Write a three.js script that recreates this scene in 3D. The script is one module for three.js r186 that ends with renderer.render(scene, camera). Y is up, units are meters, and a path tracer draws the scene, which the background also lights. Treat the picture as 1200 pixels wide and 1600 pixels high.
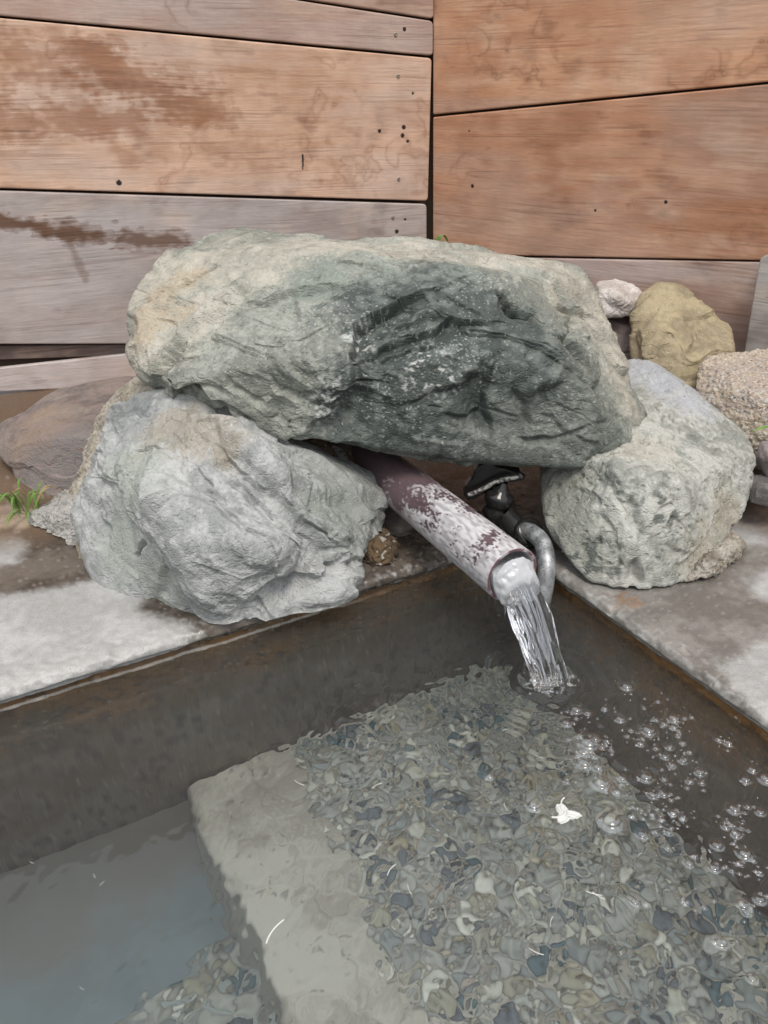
import * as THREE from 'three';
import { ConvexHull } from 'three/addons/math/ConvexHull.js';
import { mergeGeometries } from 'three/addons/utils/BufferGeometryUtils.js';

// ------------------------------------------------------------------ camera, sky, light, exposure
const CAM_H = 0.72, PITCH = 27.5 * Math.PI / 180, FPX = 1232;            // metres above the rim, downward tilt, focal length in photo pixels
const scene = new THREE.Scene();
const camera = new THREE.PerspectiveCamera(2 * Math.atan(800 / FPX) * 180 / Math.PI, 0.75, 0.02, 300);
camera.position.set(0, CAM_H, 0); camera.rotation.x = -PITCH; camera.updateMatrixWorld(true);
scene.add(camera);
const renderer = new THREE.WebGLRenderer({ antialias: true });
renderer.toneMapping = THREE.LinearToneMapping; renderer.toneMappingExposure = 1.3;
renderer.shadowMap.enabled = true;
const SKY_STRENGTH = 1.0;
{ // overcast sky: three times brighter at the zenith than at the horizon, with soft cloud lumps
  const W = 256, H = 128, d = new Float32Array(W * H * 4);
  for (let j = 0; j < H; j++) for (let i = 0; i < W; i++) {
    const el = ((j + 0.5) / H - 0.5) * Math.PI, az = (i + 0.5) / W * 2 * Math.PI, y = Math.max(0, Math.sin(el));
    const lump = 1 + 0.07 * Math.sin(3 * az + 4 * el) * Math.cos(5 * el + az) + 0.05 * Math.sin(7 * az + 1.3) * Math.cos(9 * el);
    const L = el < 0 ? 0.3 : (0.46 + 1.0 * y) * lump, o = (j * W + i) * 4;
    d[o] = L * 0.97; d[o + 1] = L * 1.0; d[o + 2] = L * 1.05; d[o + 3] = 1;
  }
  const t = new THREE.DataTexture(d, W, H, THREE.RGBAFormat, THREE.FloatType);
  t.mapping = THREE.EquirectangularReflectionMapping; t.magFilter = THREE.LinearFilter; t.needsUpdate = true;
  scene.background = t; scene.environment = t; scene.backgroundIntensity = SKY_STRENGTH; scene.environmentIntensity = SKY_STRENGTH;
}
const sun = new THREE.DirectionalLight(0xfff4e6, 1.5);
sun.position.set(0.5, 4.4, 0.9); sun.target.position.set(0, 0, -1.3); sun.castShadow = true; sun.shadow.radius = 40;
Object.assign(sun.shadow.camera, { left: -4, right: 4, top: 4, bottom: -4, near: 0.1, far: 14 }); sun.shadow.mapSize.set(2048, 2048);
scene.add(sun, sun.target);

// ------------------------------------------------------------------ numbers and noise
const V = (x, y, z) => new THREE.Vector3(x, y, z);
function rng(seed) { let s = seed >>> 0; return () => { s = (s + 0x6d2b79f5) | 0; let t = Math.imul(s ^ (s >>> 15), 1 | s); t = (t + Math.imul(t ^ (t >>> 7), 61 | t)) ^ t; return ((t ^ (t >>> 14)) >>> 0) / 4294967296; }; }
const PERM = new Uint8Array(512); { const r = rng(7), p = [...Array(256).keys()]; for (let i = 255; i > 0; i--) { const j = Math.floor(r() * (i + 1)); [p[i], p[j]] = [p[j], p[i]]; } for (let i = 0; i < 512; i++) PERM[i] = p[i & 255]; }
const GX = [1, -1, 1, -1, 1, -1, 1, -1, 0, 0, 0, 0], GY = [1, 1, -1, -1, 0, 0, 0, 0, 1, -1, 1, -1], GZ = [0, 0, 0, 0, 1, 1, -1, -1, 1, 1, -1, -1];
const G12 = new Uint8Array(512); for (let i = 0; i < 512; i++) G12[i] = PERM[i] % 12;
function gr(h, x, y, z) { const g = G12[h]; return GX[g] * x + GY[g] * y + GZ[g] * z; }
function noise(x, y, z = 0) {                                            // gradient noise, about -1..1
  const xf = Math.floor(x), yf = Math.floor(y), zf = Math.floor(z), X = xf & 255, Y = yf & 255, Z = zf & 255; x -= xf; y -= yf; z -= zf;
  const u = x * x * x * (x * (x * 6 - 15) + 10), v = y * y * y * (y * (y * 6 - 15) + 10), w = z * z * z * (z * (z * 6 - 15) + 10);
  const A = PERM[X] + Y, B = PERM[X + 1] + Y, AA = PERM[A] + Z, AB = PERM[A + 1] + Z, BA = PERM[B] + Z, BB = PERM[B + 1] + Z;
  const a = gr(AA, x, y, z), b = gr(BA, x - 1, y, z), c = gr(AB, x, y - 1, z), d = gr(BB, x - 1, y - 1, z), e = gr(AA + 1, x, y, z - 1), f = gr(BA + 1, x - 1, y, z - 1), g = gr(AB + 1, x, y - 1, z - 1), h = gr(BB + 1, x - 1, y - 1, z - 1);
  const l1 = a + u * (b - a), l2 = c + u * (d - c), l3 = e + u * (f - e), l4 = g + u * (h - g), m1 = l1 + v * (l2 - l1), m2 = l3 + v * (l4 - l3);
  return m1 + w * (m2 - m1);
}
function fbm(x, y, z, n = 4) { let s = 0, a = 0.5; for (let i = 0; i < n; i++) { s += a * noise(x, y, z); a *= 0.5; x = x * 2.03 + 17.1; y = y * 2.03 + 3.7; z = z * 2.03 + 9.2; } return s; }
function ridged(x, y, z, n = 3) { let s = 0, a = 0.5; for (let i = 0; i < n; i++) { s += a * (1 - 2 * Math.abs(noise(x, y, z))); a *= 0.5; x = x * 2.1 + 5.1; y = y * 2.1 + 8.3; z = z * 2.1 + 1.9; } return s; }
const sstep = (a, b, x) => { const t = Math.min(1, Math.max(0, (x - a) / (b - a))); return t * t * (3 - 2 * t); };
const mixc = (a, b, t) => [a[0] + (b[0] - a[0]) * t, a[1] + (b[1] - a[1]) * t, a[2] + (b[2] - a[2]) * t];
const lerp = (a, b, t) => a + (b - a) * t;
const terr = (x, k) => { const f = Math.floor(x), t = x - f; return f + sstep(0.5 - k, 0.5 + k, t); };   // chipped ledges

// ------------------------------------------------------------------ measuring: a photo pixel as a point in the place
const FW = V(0, -Math.sin(PITCH), -Math.cos(PITCH)), UP = V(0, Math.cos(PITCH), -Math.sin(PITCH)), EYE = V(0, CAM_H, 0);
const ray = (x, y) => FW.clone().add(V((x - 600) / FPX, 0, 0)).addScaledVector(UP, (800 - y) / FPX);
const atZ = (x, y, z) => { const r = ray(x, y); return EYE.clone().addScaledVector(r, z / r.z); };         // on the upright plane z
const atY = (x, y, h) => { const r = ray(x, y); return EYE.clone().addScaledVector(r, (h - CAM_H) / r.y); }; // on the level plane y = h

// ------------------------------------------------------------------ naming
const used = new Map();
function numbered(name) { const n = used.get(name) || 0; used.set(name, n + 1); return n ? name + '_' + String(n).padStart(3, '0') : name; }
function tag(o, label, category, group, kind) { if (label) o.userData.label = label; if (category) o.userData.category = category; if (group) o.userData.group = group; if (kind) o.userData.kind = kind; return o; }
function thing(name, label, category, p, group) { const g = new THREE.Group(); g.name = numbered(name); if (p) g.position.copy(p); scene.add(g); return tag(g, label, category, group); }
function mesh(name, geo, mat, parent = scene) { const m = new THREE.Mesh(geo, mat); m.name = parent === scene ? numbered(name) : name; m.castShadow = m.receiveShadow = true; parent.add(m); return m; }
const std = (o) => new THREE.MeshStandardMaterial(o), phys = (o) => new THREE.MeshPhysicalMaterial(o);
const vcol = (rough, o = {}) => std({ vertexColors: true, roughness: rough, ...o });
function grid(nu, nv, fn, col) {                                         // indexed sheet of (nu+1) x (nv+1) points; fn(i, j, out) -> position, col(i, j, x, y, z) -> colour
  const n = (nu + 1) * (nv + 1), pos = new Float32Array(n * 3), c = col ? new Float32Array(n * 3) : null, idx = new Uint32Array(nu * nv * 6), o = [0, 0, 0];
  for (let j = 0, k = 0; j <= nv; j++) for (let i = 0; i <= nu; i++, k += 3) { fn(i, j, o); pos[k] = o[0]; pos[k + 1] = o[1]; pos[k + 2] = o[2]; if (c) { const q = col(i, j, o[0], o[1], o[2]); c[k] = q[0]; c[k + 1] = q[1]; c[k + 2] = q[2]; } }
  for (let j = 0, k = 0; j < nv; j++) for (let i = 0; i < nu; i++) { const a = j * (nu + 1) + i, b = a + 1, d = a + nu + 1, e = d + 1; idx[k++] = a; idx[k++] = b; idx[k++] = e; idx[k++] = a; idx[k++] = e; idx[k++] = d; }
  const g = new THREE.BufferGeometry(); g.setAttribute('position', new THREE.BufferAttribute(pos, 3)); if (c) g.setAttribute('color', new THREE.BufferAttribute(c, 3)); g.setIndex(new THREE.BufferAttribute(idx, 1)); g.computeVertexNormals(); return g;
}
function dataTex(w, h, fn, srgb) { // fn(x, y) -> [r,g,b] 0..1
  const d = new Uint8Array(w * h * 4);
  for (let j = 0, k = 0; j < h; j++) for (let i = 0; i < w; i++, k += 4) { const c = fn(i, j); for (let q = 0; q < 3; q++) d[k + q] = Math.max(0, Math.min(255, c[q] * 255 + 0.5)); d[k + 3] = 255; }
  const t = new THREE.DataTexture(d, w, h); t.magFilter = THREE.LinearFilter; t.wrapS = t.wrapT = THREE.RepeatWrapping; if (srgb) t.colorSpace = THREE.SRGBColorSpace; t.needsUpdate = true; return t;
}
const toS = (v) => v <= 0.0031308 ? v * 12.92 : 1.055 * Math.pow(v, 1 / 2.4) - 0.055;

// ------------------------------------------------------------------ the bath: frame of its corner
const WATER = -0.045, STEP_Y = -0.45, FLOOR_Y = -0.66, RA = 29.3 * Math.PI / 180;
const K = V(0.236, 0, -1.28), DL = V(-Math.cos(RA), 0, Math.sin(RA)), DR = V(Math.sin(RA), 0, Math.cos(RA));
const PL = 2.3, PR = 2.0;                                                // lengths of the bath along its left and its right wall
const bath = (s, q, y = 0) => V(K.x + DL.x * s + DR.x * q, y, K.z + DL.z * s + DR.z * q);
const toS_Q = (x, z) => [(x - K.x) * DL.x + (z - K.z) * DL.z, (x - K.x) * DR.x + (z - K.z) * DR.z];
const poly2 = (pts, h = 0) => pts.map(([x, y]) => { const p = atY(x, y, h); return [p.x, p.z]; });
function sdPoly(P, x, z) { // signed distance to a polygon in plan, negative inside
  let d = 1e9, s = 1;
  for (let i = 0, j = P.length - 1; i < P.length; j = i++) {
    const ex = P[j][0] - P[i][0], ez = P[j][1] - P[i][1], wx = x - P[i][0], wz = z - P[i][1], t = Math.max(0, Math.min(1, (wx * ex + wz * ez) / (ex * ex + ez * ez)));
    const bx = wx - ex * t, bz = wz - ez * t; d = Math.min(d, bx * bx + bz * bz);
    const c1 = z >= P[i][1], c2 = z < P[j][1], c3 = ex * wz > ez * wx; if ((c1 && c2 && c3) || (!c1 && !c2 && !c3)) s = -s;
  }
  return s * Math.sqrt(d);
}
// dry places on the wet concrete and one small pale patch, by outline
const DRY = [[[-60, 945], [60, 925], [170, 905], [222, 925], [215, 955], [300, 985], [290, 1010], [0, 1110], [-90, 1130]], [[-60, 842], [15, 830], [42, 848], [24, 878], [-60, 900]], [[1165, 905], [1260, 880], [1260, 965], [1185, 930]], [[1120, 1040], [1180, 1005], [1260, 985], [1260, 1150], [1190, 1110]], [[1120, 800], [1260, 790], [1260, 850], [1150, 850]]].map((p) => poly2(p));
function dryness(x, z) { let d = 1; for (const P of DRY) d = Math.min(d, sdPoly(P, x, z)); d += 0.03 * fbm(x * 18, z * 18, 3, 5) + 0.008 * noise(x * 140, z * 140, 7); return 1 - sstep(-0.016, 0.018, d); }
function deckColour(x, y, z) {
  const [s, q] = toS_Q(x, z), out = Math.max(-s, -q), n = fbm(x * 7, y * 7, z * 7, 4), f = noise(x * 160, y * 160, z * 160), g = noise(x * 55, y * 55, z * 55 + 4);
  let c;
  if (y < -0.025 + 0.008 * noise(x * 30, 1, z * 30) && out < 0.03) {                                          // the wall of the bath: brown mineral crust, rust near the top
    const side = q < s ? 0 : 1, rust = sstep(-0.3, 0.35, n + 0.15 * g + (side ? 0.28 : 0.05) + 0.9 * (y + 0.1) * (y < -0.1 ? 2 : 0)); 
    c = mixc(mixc([0.125, 0.09, 0.06], [0.19, 0.155, 0.125], sstep(-0.25, 0.3, n + 0.3 * g - 0.2 + (y < -0.2 ? 0.3 : 0))), [0.19, 0.095, 0.03], rust * sstep(-0.22, -0.1, y + 0.1 * n));  // paler deep down: haze of the milky water painted into the wall
    c = mixc(c, [0.30, 0.26, 0.20], 0.6 * sstep(0.42, 0.6, f + 0.3 * g));
    c = mixc(c, [0.04, 0.03, 0.022], 0.6 * sstep(0.2, 0.45, g + 0.4 * n));
    if (!side) c = mixc(c, [0.42, 0.39, 0.35], 0.9 * sstep(0.0034, 0.0018, Math.abs(y - WATER - 0.006 - 0.004 * noise(s * 6, 1, 1))) * sstep(0.26, 0.4, s + 0.1 * noise(s * 9, 2, 2)));  // a line of scale just above the water
    return c;
  }
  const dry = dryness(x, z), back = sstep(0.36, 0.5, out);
  const wet = mixc([0.14, 0.118, 0.098], [0.055, 0.042, 0.033], sstep(-0.25, 0.25, n + 0.3 * g)), wr = mixc([0.25, 0.235, 0.215], [0.15, 0.135, 0.12], sstep(-0.25, 0.25, n + 0.3 * g));
  c = mixc(q < s ? wet : wr, mixc([0.42, 0.415, 0.405], [0.33, 0.325, 0.315], sstep(-0.2, 0.3, n + 0.4 * g)), dry);
  const lip = sstep(0.05, 0.012, out + 0.02 * n + 0.01 * g);             // pale scale along the lip
  c = mixc(c, [0.46, 0.45, 0.43], 0.55 * lip * sstep(-0.35, 0.2, g + f * 0.5 + (dry - 0.4)));
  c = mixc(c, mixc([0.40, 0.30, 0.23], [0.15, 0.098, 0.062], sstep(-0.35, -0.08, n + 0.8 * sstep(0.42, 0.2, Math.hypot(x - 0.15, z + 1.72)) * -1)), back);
  c = mixc(c, [0.22, 0.11, 0.05], 0.6 * sstep(0.03, 0.0, Math.hypot(x - RUST.x, (z - RUST.z) * 1.6) + 0.05 * g + 0.05 * n + 0.02 * f));
  c = mixc(c, [0.45, 0.43, 0.40], 0.3 * sstep(0.4, 0.6, f + 0.4 * g));           // grit
  return c;
}
const RUST = atY(985, 938, 0);
function spaced(list) { const out = []; for (const [a, b, st] of list) { const n = Math.max(1, Math.round((b - a) / st)); for (let i = 0; i < n; i++) out.push(a + (b - a) * i / n); } out.push(list[list.length - 1][1]); return out; }
{ // one slab per side, mitred at the corners; top, worn lip and wall in one skin
  const deckMat = vcol(0.42), parts = [];
  const prof = [];                                                        // [outwards, up]
  for (const y of spaced([[-1.0, -0.5, 0.05], [-0.5, -0.16, 0.02], [-0.16, -0.052, 0.0045], [-0.052, -0.022, 0.0011], [-0.022, -0.016, 0.003]])) prof.push([0.006, y]);
  for (let i = 0; i <= 8; i++) { const a = i / 8 * Math.PI / 2; prof.push([0.012 - 0.012 * Math.cos(a), -0.014 + 0.014 * Math.sin(a)]); }
  for (const t of spaced([[0.016, 0.12, 0.0045], [0.12, 0.55, 0.0075], [0.55, 1.1, 0.02], [1.1, 2.2, 0.1]])) prof.push([t, 0]);
  prof.push([2.2, -0.12]);
  const sides = [[K, DL, DR, PL, true], [K, DR, DL, PR, true], [bath(PL, 0), DR, DL.clone().negate(), PR, false], [bath(0, PR), DL, DR.clone().negate(), PL, false]];
  sides.forEach(([o, along, inn, len, fine], k) => {
    const us = fine ? spaced([[0, 0.95, 0.0042], [0.95, len, 0.05]]) : spaced([[0, len, 0.08]]), other = !fine;
    const g = grid(us.length - 1, prof.length - 1, (i, j, out) => {
      let [t, y] = prof[j]; const u0 = us[i] / len, u = -t + (len + 2 * t) * u0;
      let x = o.x + along.x * u - inn.x * t, z = o.z + along.z * u - inn.z * t;
      const e = 0.0035 * fbm(x * 18, y * 18, z * 18, 3) + 0.0012 * noise(x * 90, y * 90, z * 90) + 0.0007 * noise(x * 230, y * 230, z * 230);
      const lip = t < 0.06 ? sstep(0.06, 0.02, t) : 0, chip = lip * 0.005 * sstep(0.05, 0.35, fbm(x * 14 + 4, y * 20, z * 14, 3));
      if (y > -0.02) y += e * (1 + lip) - chip - (t > 0.02 ? 0.006 * noise(x * 4, 0, z * 4) : 0); 
      const w = (y < 0.02 && t < 0.03 ? 1 : 0) * (e * 1.4 - chip * 0.8) + (y > -0.024 && t < 0.014 ? 0.006 : 0);
      out[0] = x + inn.x * w; out[1] = y; out[2] = z + inn.z * w;
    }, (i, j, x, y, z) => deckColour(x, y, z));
    const flip = k === 0 || k === 3; // keep faces outward
    if (flip) { const ix = g.index.array; for (let i = 0; i < ix.length; i += 3) { const a = ix[i]; ix[i] = ix[i + 1]; ix[i + 1] = a; } g.computeVertexNormals(); }
    const p = g.attributes.position.array, uv = new Float32Array(p.length / 3 * 2); for (let i = 0; i < uv.length / 2; i++) { uv[i * 2] = (p[i * 3] + 1.2) / 2.4; uv[i * 2 + 1] = (p[i * 3 + 2] + 2.4) / 2.4; }
    g.setAttribute('uv', new THREE.BufferAttribute(uv, 2)); parts.push(g);
  });
  deckMat.roughness = 1;
  { const S = 1024, a = new Float32Array(S * S), b = new Float32Array(S * S);
    for (let j = 0; j < S; j++) for (let i = 0; i < S; i++) { const x = i / S, y = j / S, k = j * S + i, g1 = noise(x * 120, y * 120, 1), g2 = noise(x * 260, y * 260, 2), g3 = noise(x * 40, y * 40, 3), sp = sstep(0.45, 0.6, noise(x * 190, y * 190, 4)), dk = sstep(0.5, 0.62, noise(x * 150, y * 150, 5)), pit = sstep(0.45, 0.6, noise(x * 90 + 4, y * 90, 6)); a[k] = 0.84 + 0.1 * g1 + 0.09 * g2 + 0.07 * g3 + 0.16 * sp - 0.35 * dk; b[k] = 0.6 + 0.12 * g1 + 0.12 * g2 + 0.1 * g3 - 0.3 * pit + 0.1 * sp; }
    const mk = (f, srgb) => { const t = dataTex(S, S, f, srgb); t.wrapS = t.wrapT = THREE.MirroredRepeatWrapping; t.repeat.set(6, 6); return t; };
    deckMat.map = mk((i, j) => { const v = toS(Math.min(1, a[j * S + i])); return [v, v, v]; }, true); deckMat.bumpMap = mk((i, j) => { const v = b[j * S + i]; return [v, v, v]; }); deckMat.bumpScale = 0.0016; }
  deckMat.roughnessMap = dataTex(1024, 1024, (i, j) => { const x = i / 1024 * 2.4 - 1.2, z = j / 1024 * 2.4 - 2.4, [s, q] = toS_Q(x, z), d = dryness(x, z), w = 0.20 + 0.13 * noise(x * 26, z * 26, 1) + 0.12 * noise(x * 90, z * 90, 4) + (q < s ? 0 : 0.14), r = Math.min(0.95, lerp(w, 0.5, Math.max(d, sstep(0.36, 0.5, Math.max(-s, -q))))); return [0, r, 0]; });
  deckMat.roughnessMap.wrapS = deckMat.roughnessMap.wrapT = THREE.ClampToEdgeWrapping;
  const d = mesh('bath_deck', mergeGeometries(parts), deckMat); tag(d, 'stained concrete surround and walls of the sunken hot bath', null, null, 'structure');
}
{ // ground beyond the concrete, with a hole for the bath
  const sh = new THREE.Shape([[-60, -60], [60, -60], [60, 60], [-60, 60]].map(([x, y]) => new THREE.Vector2(x, y)));
  const m = 1.2, c = [bath(-m, -m), bath(PL + m, -m), bath(PL + m, PR + m), bath(-m, PR + m)];
  sh.holes.push(new THREE.Path(c.map((p) => new THREE.Vector2(p.x, -p.z))));
  const g = new THREE.ShapeGeometry(sh); g.rotateX(-Math.PI / 2); g.translate(0, -0.06, 0);
  const uv = g.attributes.uv; for (let i = 0; i < uv.count; i++) uv.setXY(i, uv.getX(i) / 2, uv.getY(i) / 2);
  const t = dataTex(256, 256, (i, j) => { const n = 0.5 + 0.5 * Math.sin(i * 0.3 + j * 0.2) * 0.1 + 0.35 * noise(i / 8, j / 8, 2), k = 0.30 + 0.2 * n; return [k, k * 0.92, k * 0.8]; }, true);
  tag(mesh('ground', g, std({ map: t, roughness: 0.95 })), 'brown earth around the bath and behind the fence', null, null, 'structure');
}
{ // floor of the bath; its blue grey paints in the milky water haze
  const us = spaced([[0, PL, 0.02]]), vs = spaced([[0, PR, 0.02]]);
  const g = grid(us.length - 1, vs.length - 1, (i, j, o) => { const p = bath(us[i], vs[j]); o[0] = p.x; o[1] = FLOOR_Y + 0.004 * noise(p.x * 9, p.z * 9, 1) + 0.17 * Math.exp(-vs[j] / 0.045) * (1 + 0.15 * noise(p.x * 4, p.z * 4, 6)); o[2] = p.z; }, (i, j, x, y, z) => mixc(mixc([0.20, 0.24, 0.265], [0.155, 0.185, 0.205], sstep(-0.3, 0.3, fbm(x * 6, z * 6, 1, 4))), [0.17, 0.15, 0.13], sstep(-0.16, 0.16, 0.12 - vs[j] + 0.5 * fbm(x * 5, z * 5, 4, 5))));
  tag(mesh('bath_floor', g, vcol(0.9, { side: THREE.DoubleSide })), 'floor of the deep part of the bath, milky water haze painted in as grey blue', null, null, 'structure');
}
// ------------------------------------------------------------------ step in the water, paved with pebbles
const STEP_S = 0.652, PEB_S = 0.545;
const pebbleShapes = []; { const r = rng(31);
  for (let k = 0; k < 7; k++) { const g = new THREE.IcosahedronGeometry(1, 2); g.deleteAttribute('uv'); g.deleteAttribute('normal'); const p = g.attributes.position, a = 0.75 + 0.3 * r(), b = 0.8 + 0.25 * r();
    for (let i = 0; i < p.count; i++) { const x = p.getX(i), y = p.getY(i), z = p.getZ(i), n = 1 + 0.22 * noise(x * 1.1 + k * 7, y * 1.1, z * 1.1) + 0.08 * noise(x * 2.7, y * 2.7 + k * 3, z * 2.7); p.setXYZ(i, x * n * 1.12, y * n * 0.62 * b, z * n * a); }
    const q = g; q.computeVertexNormals(); const nn = q.attributes.normal; // smooth: average by direction
    for (let i = 0; i < p.count; i++) { const v = V(p.getX(i), p.getY(i) * 2.2, p.getZ(i)).normalize(); nn.setXYZ(i, v.x, v.y, v.z); }
    pebbleShapes.push(q); } }
const PEB = [[0.34, 0.335, 0.305], [0.28, 0.275, 0.255], [0.40, 0.385, 0.35], [0.11, 0.125, 0.14], [0.33, 0.30, 0.23], [0.50, 0.475, 0.40], [0.40, 0.345, 0.25], [0.235, 0.25, 0.24], [0.37, 0.355, 0.325], [0.37, 0.31, 0.26], [0.07, 0.115, 0.13], [0.64, 0.61, 0.54]];
const pebbleMats = PEB.map((c) => std({ color: new THREE.Color().setRGB(...c), roughness: 0.7 }));
function pebbles(parent, sites, nearest) { // sites: [x, y, z, radius]; those that show largest become parts, the rest one instanced part
  const r = rng(77); sites.sort((a, b) => b[4] - a[4]);
  const pick = () => { const u = r(); return u < 0.16 ? 0 : u < 0.29 ? 1 : u < 0.43 ? 2 : u < 0.53 ? 3 : u < 0.61 ? 4 : u < 0.70 ? 5 : u < 0.73 ? 6 : u < 0.81 ? 7 : u < 0.89 ? 8 : u < 0.91 ? 9 : u < 0.955 ? 10 : 11; };
  const rest = [];
  sites.forEach(([x, y, z, rad], i) => {
    const k = pick(), s = Math.floor(r() * 7), e = new THREE.Euler((r() - 0.5) * 0.5, r() * 6.28, (r() - 0.5) * 0.5);
    if (i < nearest) { const m = mesh('pebble', pebbleShapes[s], pebbleMats[k], parent); m.position.set(x, y, z); m.rotation.copy(e); m.scale.setScalar(rad); }
    else rest.push([V(x, y, z), e, rad, PEB[k], s]);
  });
  if (!rest.length) return;
  const geos = rest.map(([p, e, rad, c, s]) => { const g = pebbleShapes[s].clone(); g.applyMatrix4(new THREE.Matrix4().compose(p, new THREE.Quaternion().setFromEuler(e), V(rad, rad, rad))); const n = g.attributes.position.count, a = new Float32Array(n * 3); for (let i = 0; i < n; i++) a.set(c, i * 3); g.setAttribute('color', new THREE.BufferAttribute(a, 3)); return g; });
  const m = mesh('small_pebbles', mergeGeometries(geos), vcol(0.7), parent); m.userData.kind = 'stuff';
}
function scatter(s0, s1, q0, q1, y, rmin, rmax, seed, keep = () => true) { // packed sites in bath coordinates
  const r = rng(seed), cell = rmax * 2, grid_ = new Map(), out = [], key = (a, b) => a * 4096 + b;
  for (let t = 0; t < 60000; t++) {
    const s = lerp(s0, s1, r()), q = lerp(q0, q1, r()); if (!keep(s, q)) continue;
    const rad = lerp(rmax, rmin, Math.pow(Math.min(1, t / 45000), 0.5)) * (0.85 + 0.3 * r()), a = Math.floor(s / cell), b = Math.floor(q / cell); let ok = true;
    for (let i = a - 1; i <= a + 1 && ok; i++) for (let j = b - 1; j <= b + 1 && ok; j++) for (const [s2, q2, r2] of grid_.get(key(i, j)) || []) if ((s - s2) ** 2 + (q - q2) ** 2 < (0.95 * (rad + r2)) ** 2) { ok = false; break; }
    if (!ok) continue;
    if (!grid_.has(key(a, b))) grid_.set(key(a, b), []); grid_.get(key(a, b)).push([s, q, rad]);
    const p = bath(s, q), d = Math.hypot(p.x, CAM_H - y, p.z); out.push([p.x, y - rad * 0.26, p.z, rad, rad / d]);
  }
  return out;
}
{
  const root = thing('bath_step', 'submerged concrete step paved with pebbles in the bath corner', null, null); root.userData.kind = 'structure';
  const us = [], prof = [];
  for (const q of spaced([[0, 1.15, 0.006], [1.15, PR, 0.06]])) us.push(q);
  for (const s of spaced([[0, 0.5, 0.02], [0.5, STEP_S - 0.02, 0.005]])) prof.push([s, STEP_Y + (s < PEB_S ? -0.004 : 0)]);
  for (let i = 0; i <= 8; i++) { const a = i / 8 * Math.PI / 2; prof.push([STEP_S - 0.02 + 0.02 * Math.sin(a), STEP_Y - 0.02 + 0.02 * Math.cos(a)]); }
  for (const y of spaced([[STEP_Y - 0.03, FLOOR_Y - 0.03, 0.01]])) prof.push([STEP_S, y]);
  const g = grid(us.length - 1, prof.length - 1, (i, j, o) => {
    let [s, y] = prof[j]; const q = us[i]; const p0 = bath(s, q); s += (0.012 * noise(q * 5, 1, 2) + 0.004 * noise(q * 40, y * 30, 5)) * sstep(0.5, 0.6, s);
    const p = bath(s, q); o[0] = p.x; o[1] = y + 0.005 * fbm(p0.x * 25, y * 25, p0.z * 25, 3); o[2] = p.z;
  }, (i, j, x, y, z) => { const n = fbm(x * 10, y * 10, z * 10, 4), f = noise(x * 120, y * 120, z * 120); let c = mixc([0.50, 0.455, 0.395], [0.33, 0.29, 0.245], sstep(-0.3, 0.3, n + 0.3 * f)); c = mixc(c, [0.55, 0.52, 0.44], 0.6 * sstep(0.4, 0.55, f)); c = mixc(c, [0.10, 0.09, 0.08], 0.6 * sstep(0.42, 0.55, noise(x * 80, y * 80, z * 80 + 3)));
    return c; });
  mesh('concrete_body', g, vcol(0.85, { side: THREE.DoubleSide }), root);
  const edge = (q) => PEB_S - 0.03 + 0.03 * noise(q * 6, 3, 1) + 0.02 * noise(q * 22, 5, 2) - 0.10 * sstep(0.75, 0.2, q) * 0.4;
  pebbles(root, scatter(0.012, PEB_S + 0.02, 0.012, 1.1, STEP_Y + 0.004, 0.004, 0.0155, 11, (s, q) => s < edge(q)), 300);
}
{ // lower paved patch, further down in the deep part
  const root = thing('lower_step', 'deep rounded pebble patch at the foot of the step, low left in the water', null, null); root.userData.kind = 'structure';
  const C = [0.72, 0.45], R0 = 0.235, y0 = -0.625, prof = [[0, 0]]; const pr = [[0.2, 0], [0.5, 0], [0.8, -0.004], [0.93, -0.015], [1, -0.04], [1.03, -0.17]];
  const g = grid(48, pr.length, (i, j, o) => { const a = i / 48 * 2 * Math.PI, [k, dy] = j ? pr[j - 1] : [0.001, 0], r = R0 * k * (1 + 0.1 * noise(Math.cos(a) * 1.5, Math.sin(a) * 1.5, 2)), p = bath(C[0] + r * Math.cos(a), C[1] + r * 1.1 * Math.sin(a)); o[0] = p.x; o[1] = y0 + dy; o[2] = p.z; }, () => [0.36, 0.38, 0.37]);
  mesh('concrete_body', g, vcol(0.9, { side: THREE.DoubleSide }), root);
  pebbles(root, scatter(C[0] - R0, C[0] + R0, C[1] - R0 * 1.1, C[1] + R0 * 1.1, y0 + 0.004, 0.008, 0.024, 5, (s, q) => Math.hypot(s - C[0], (q - C[1]) / 1.1) < R0 * 0.9), 160);
}
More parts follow.
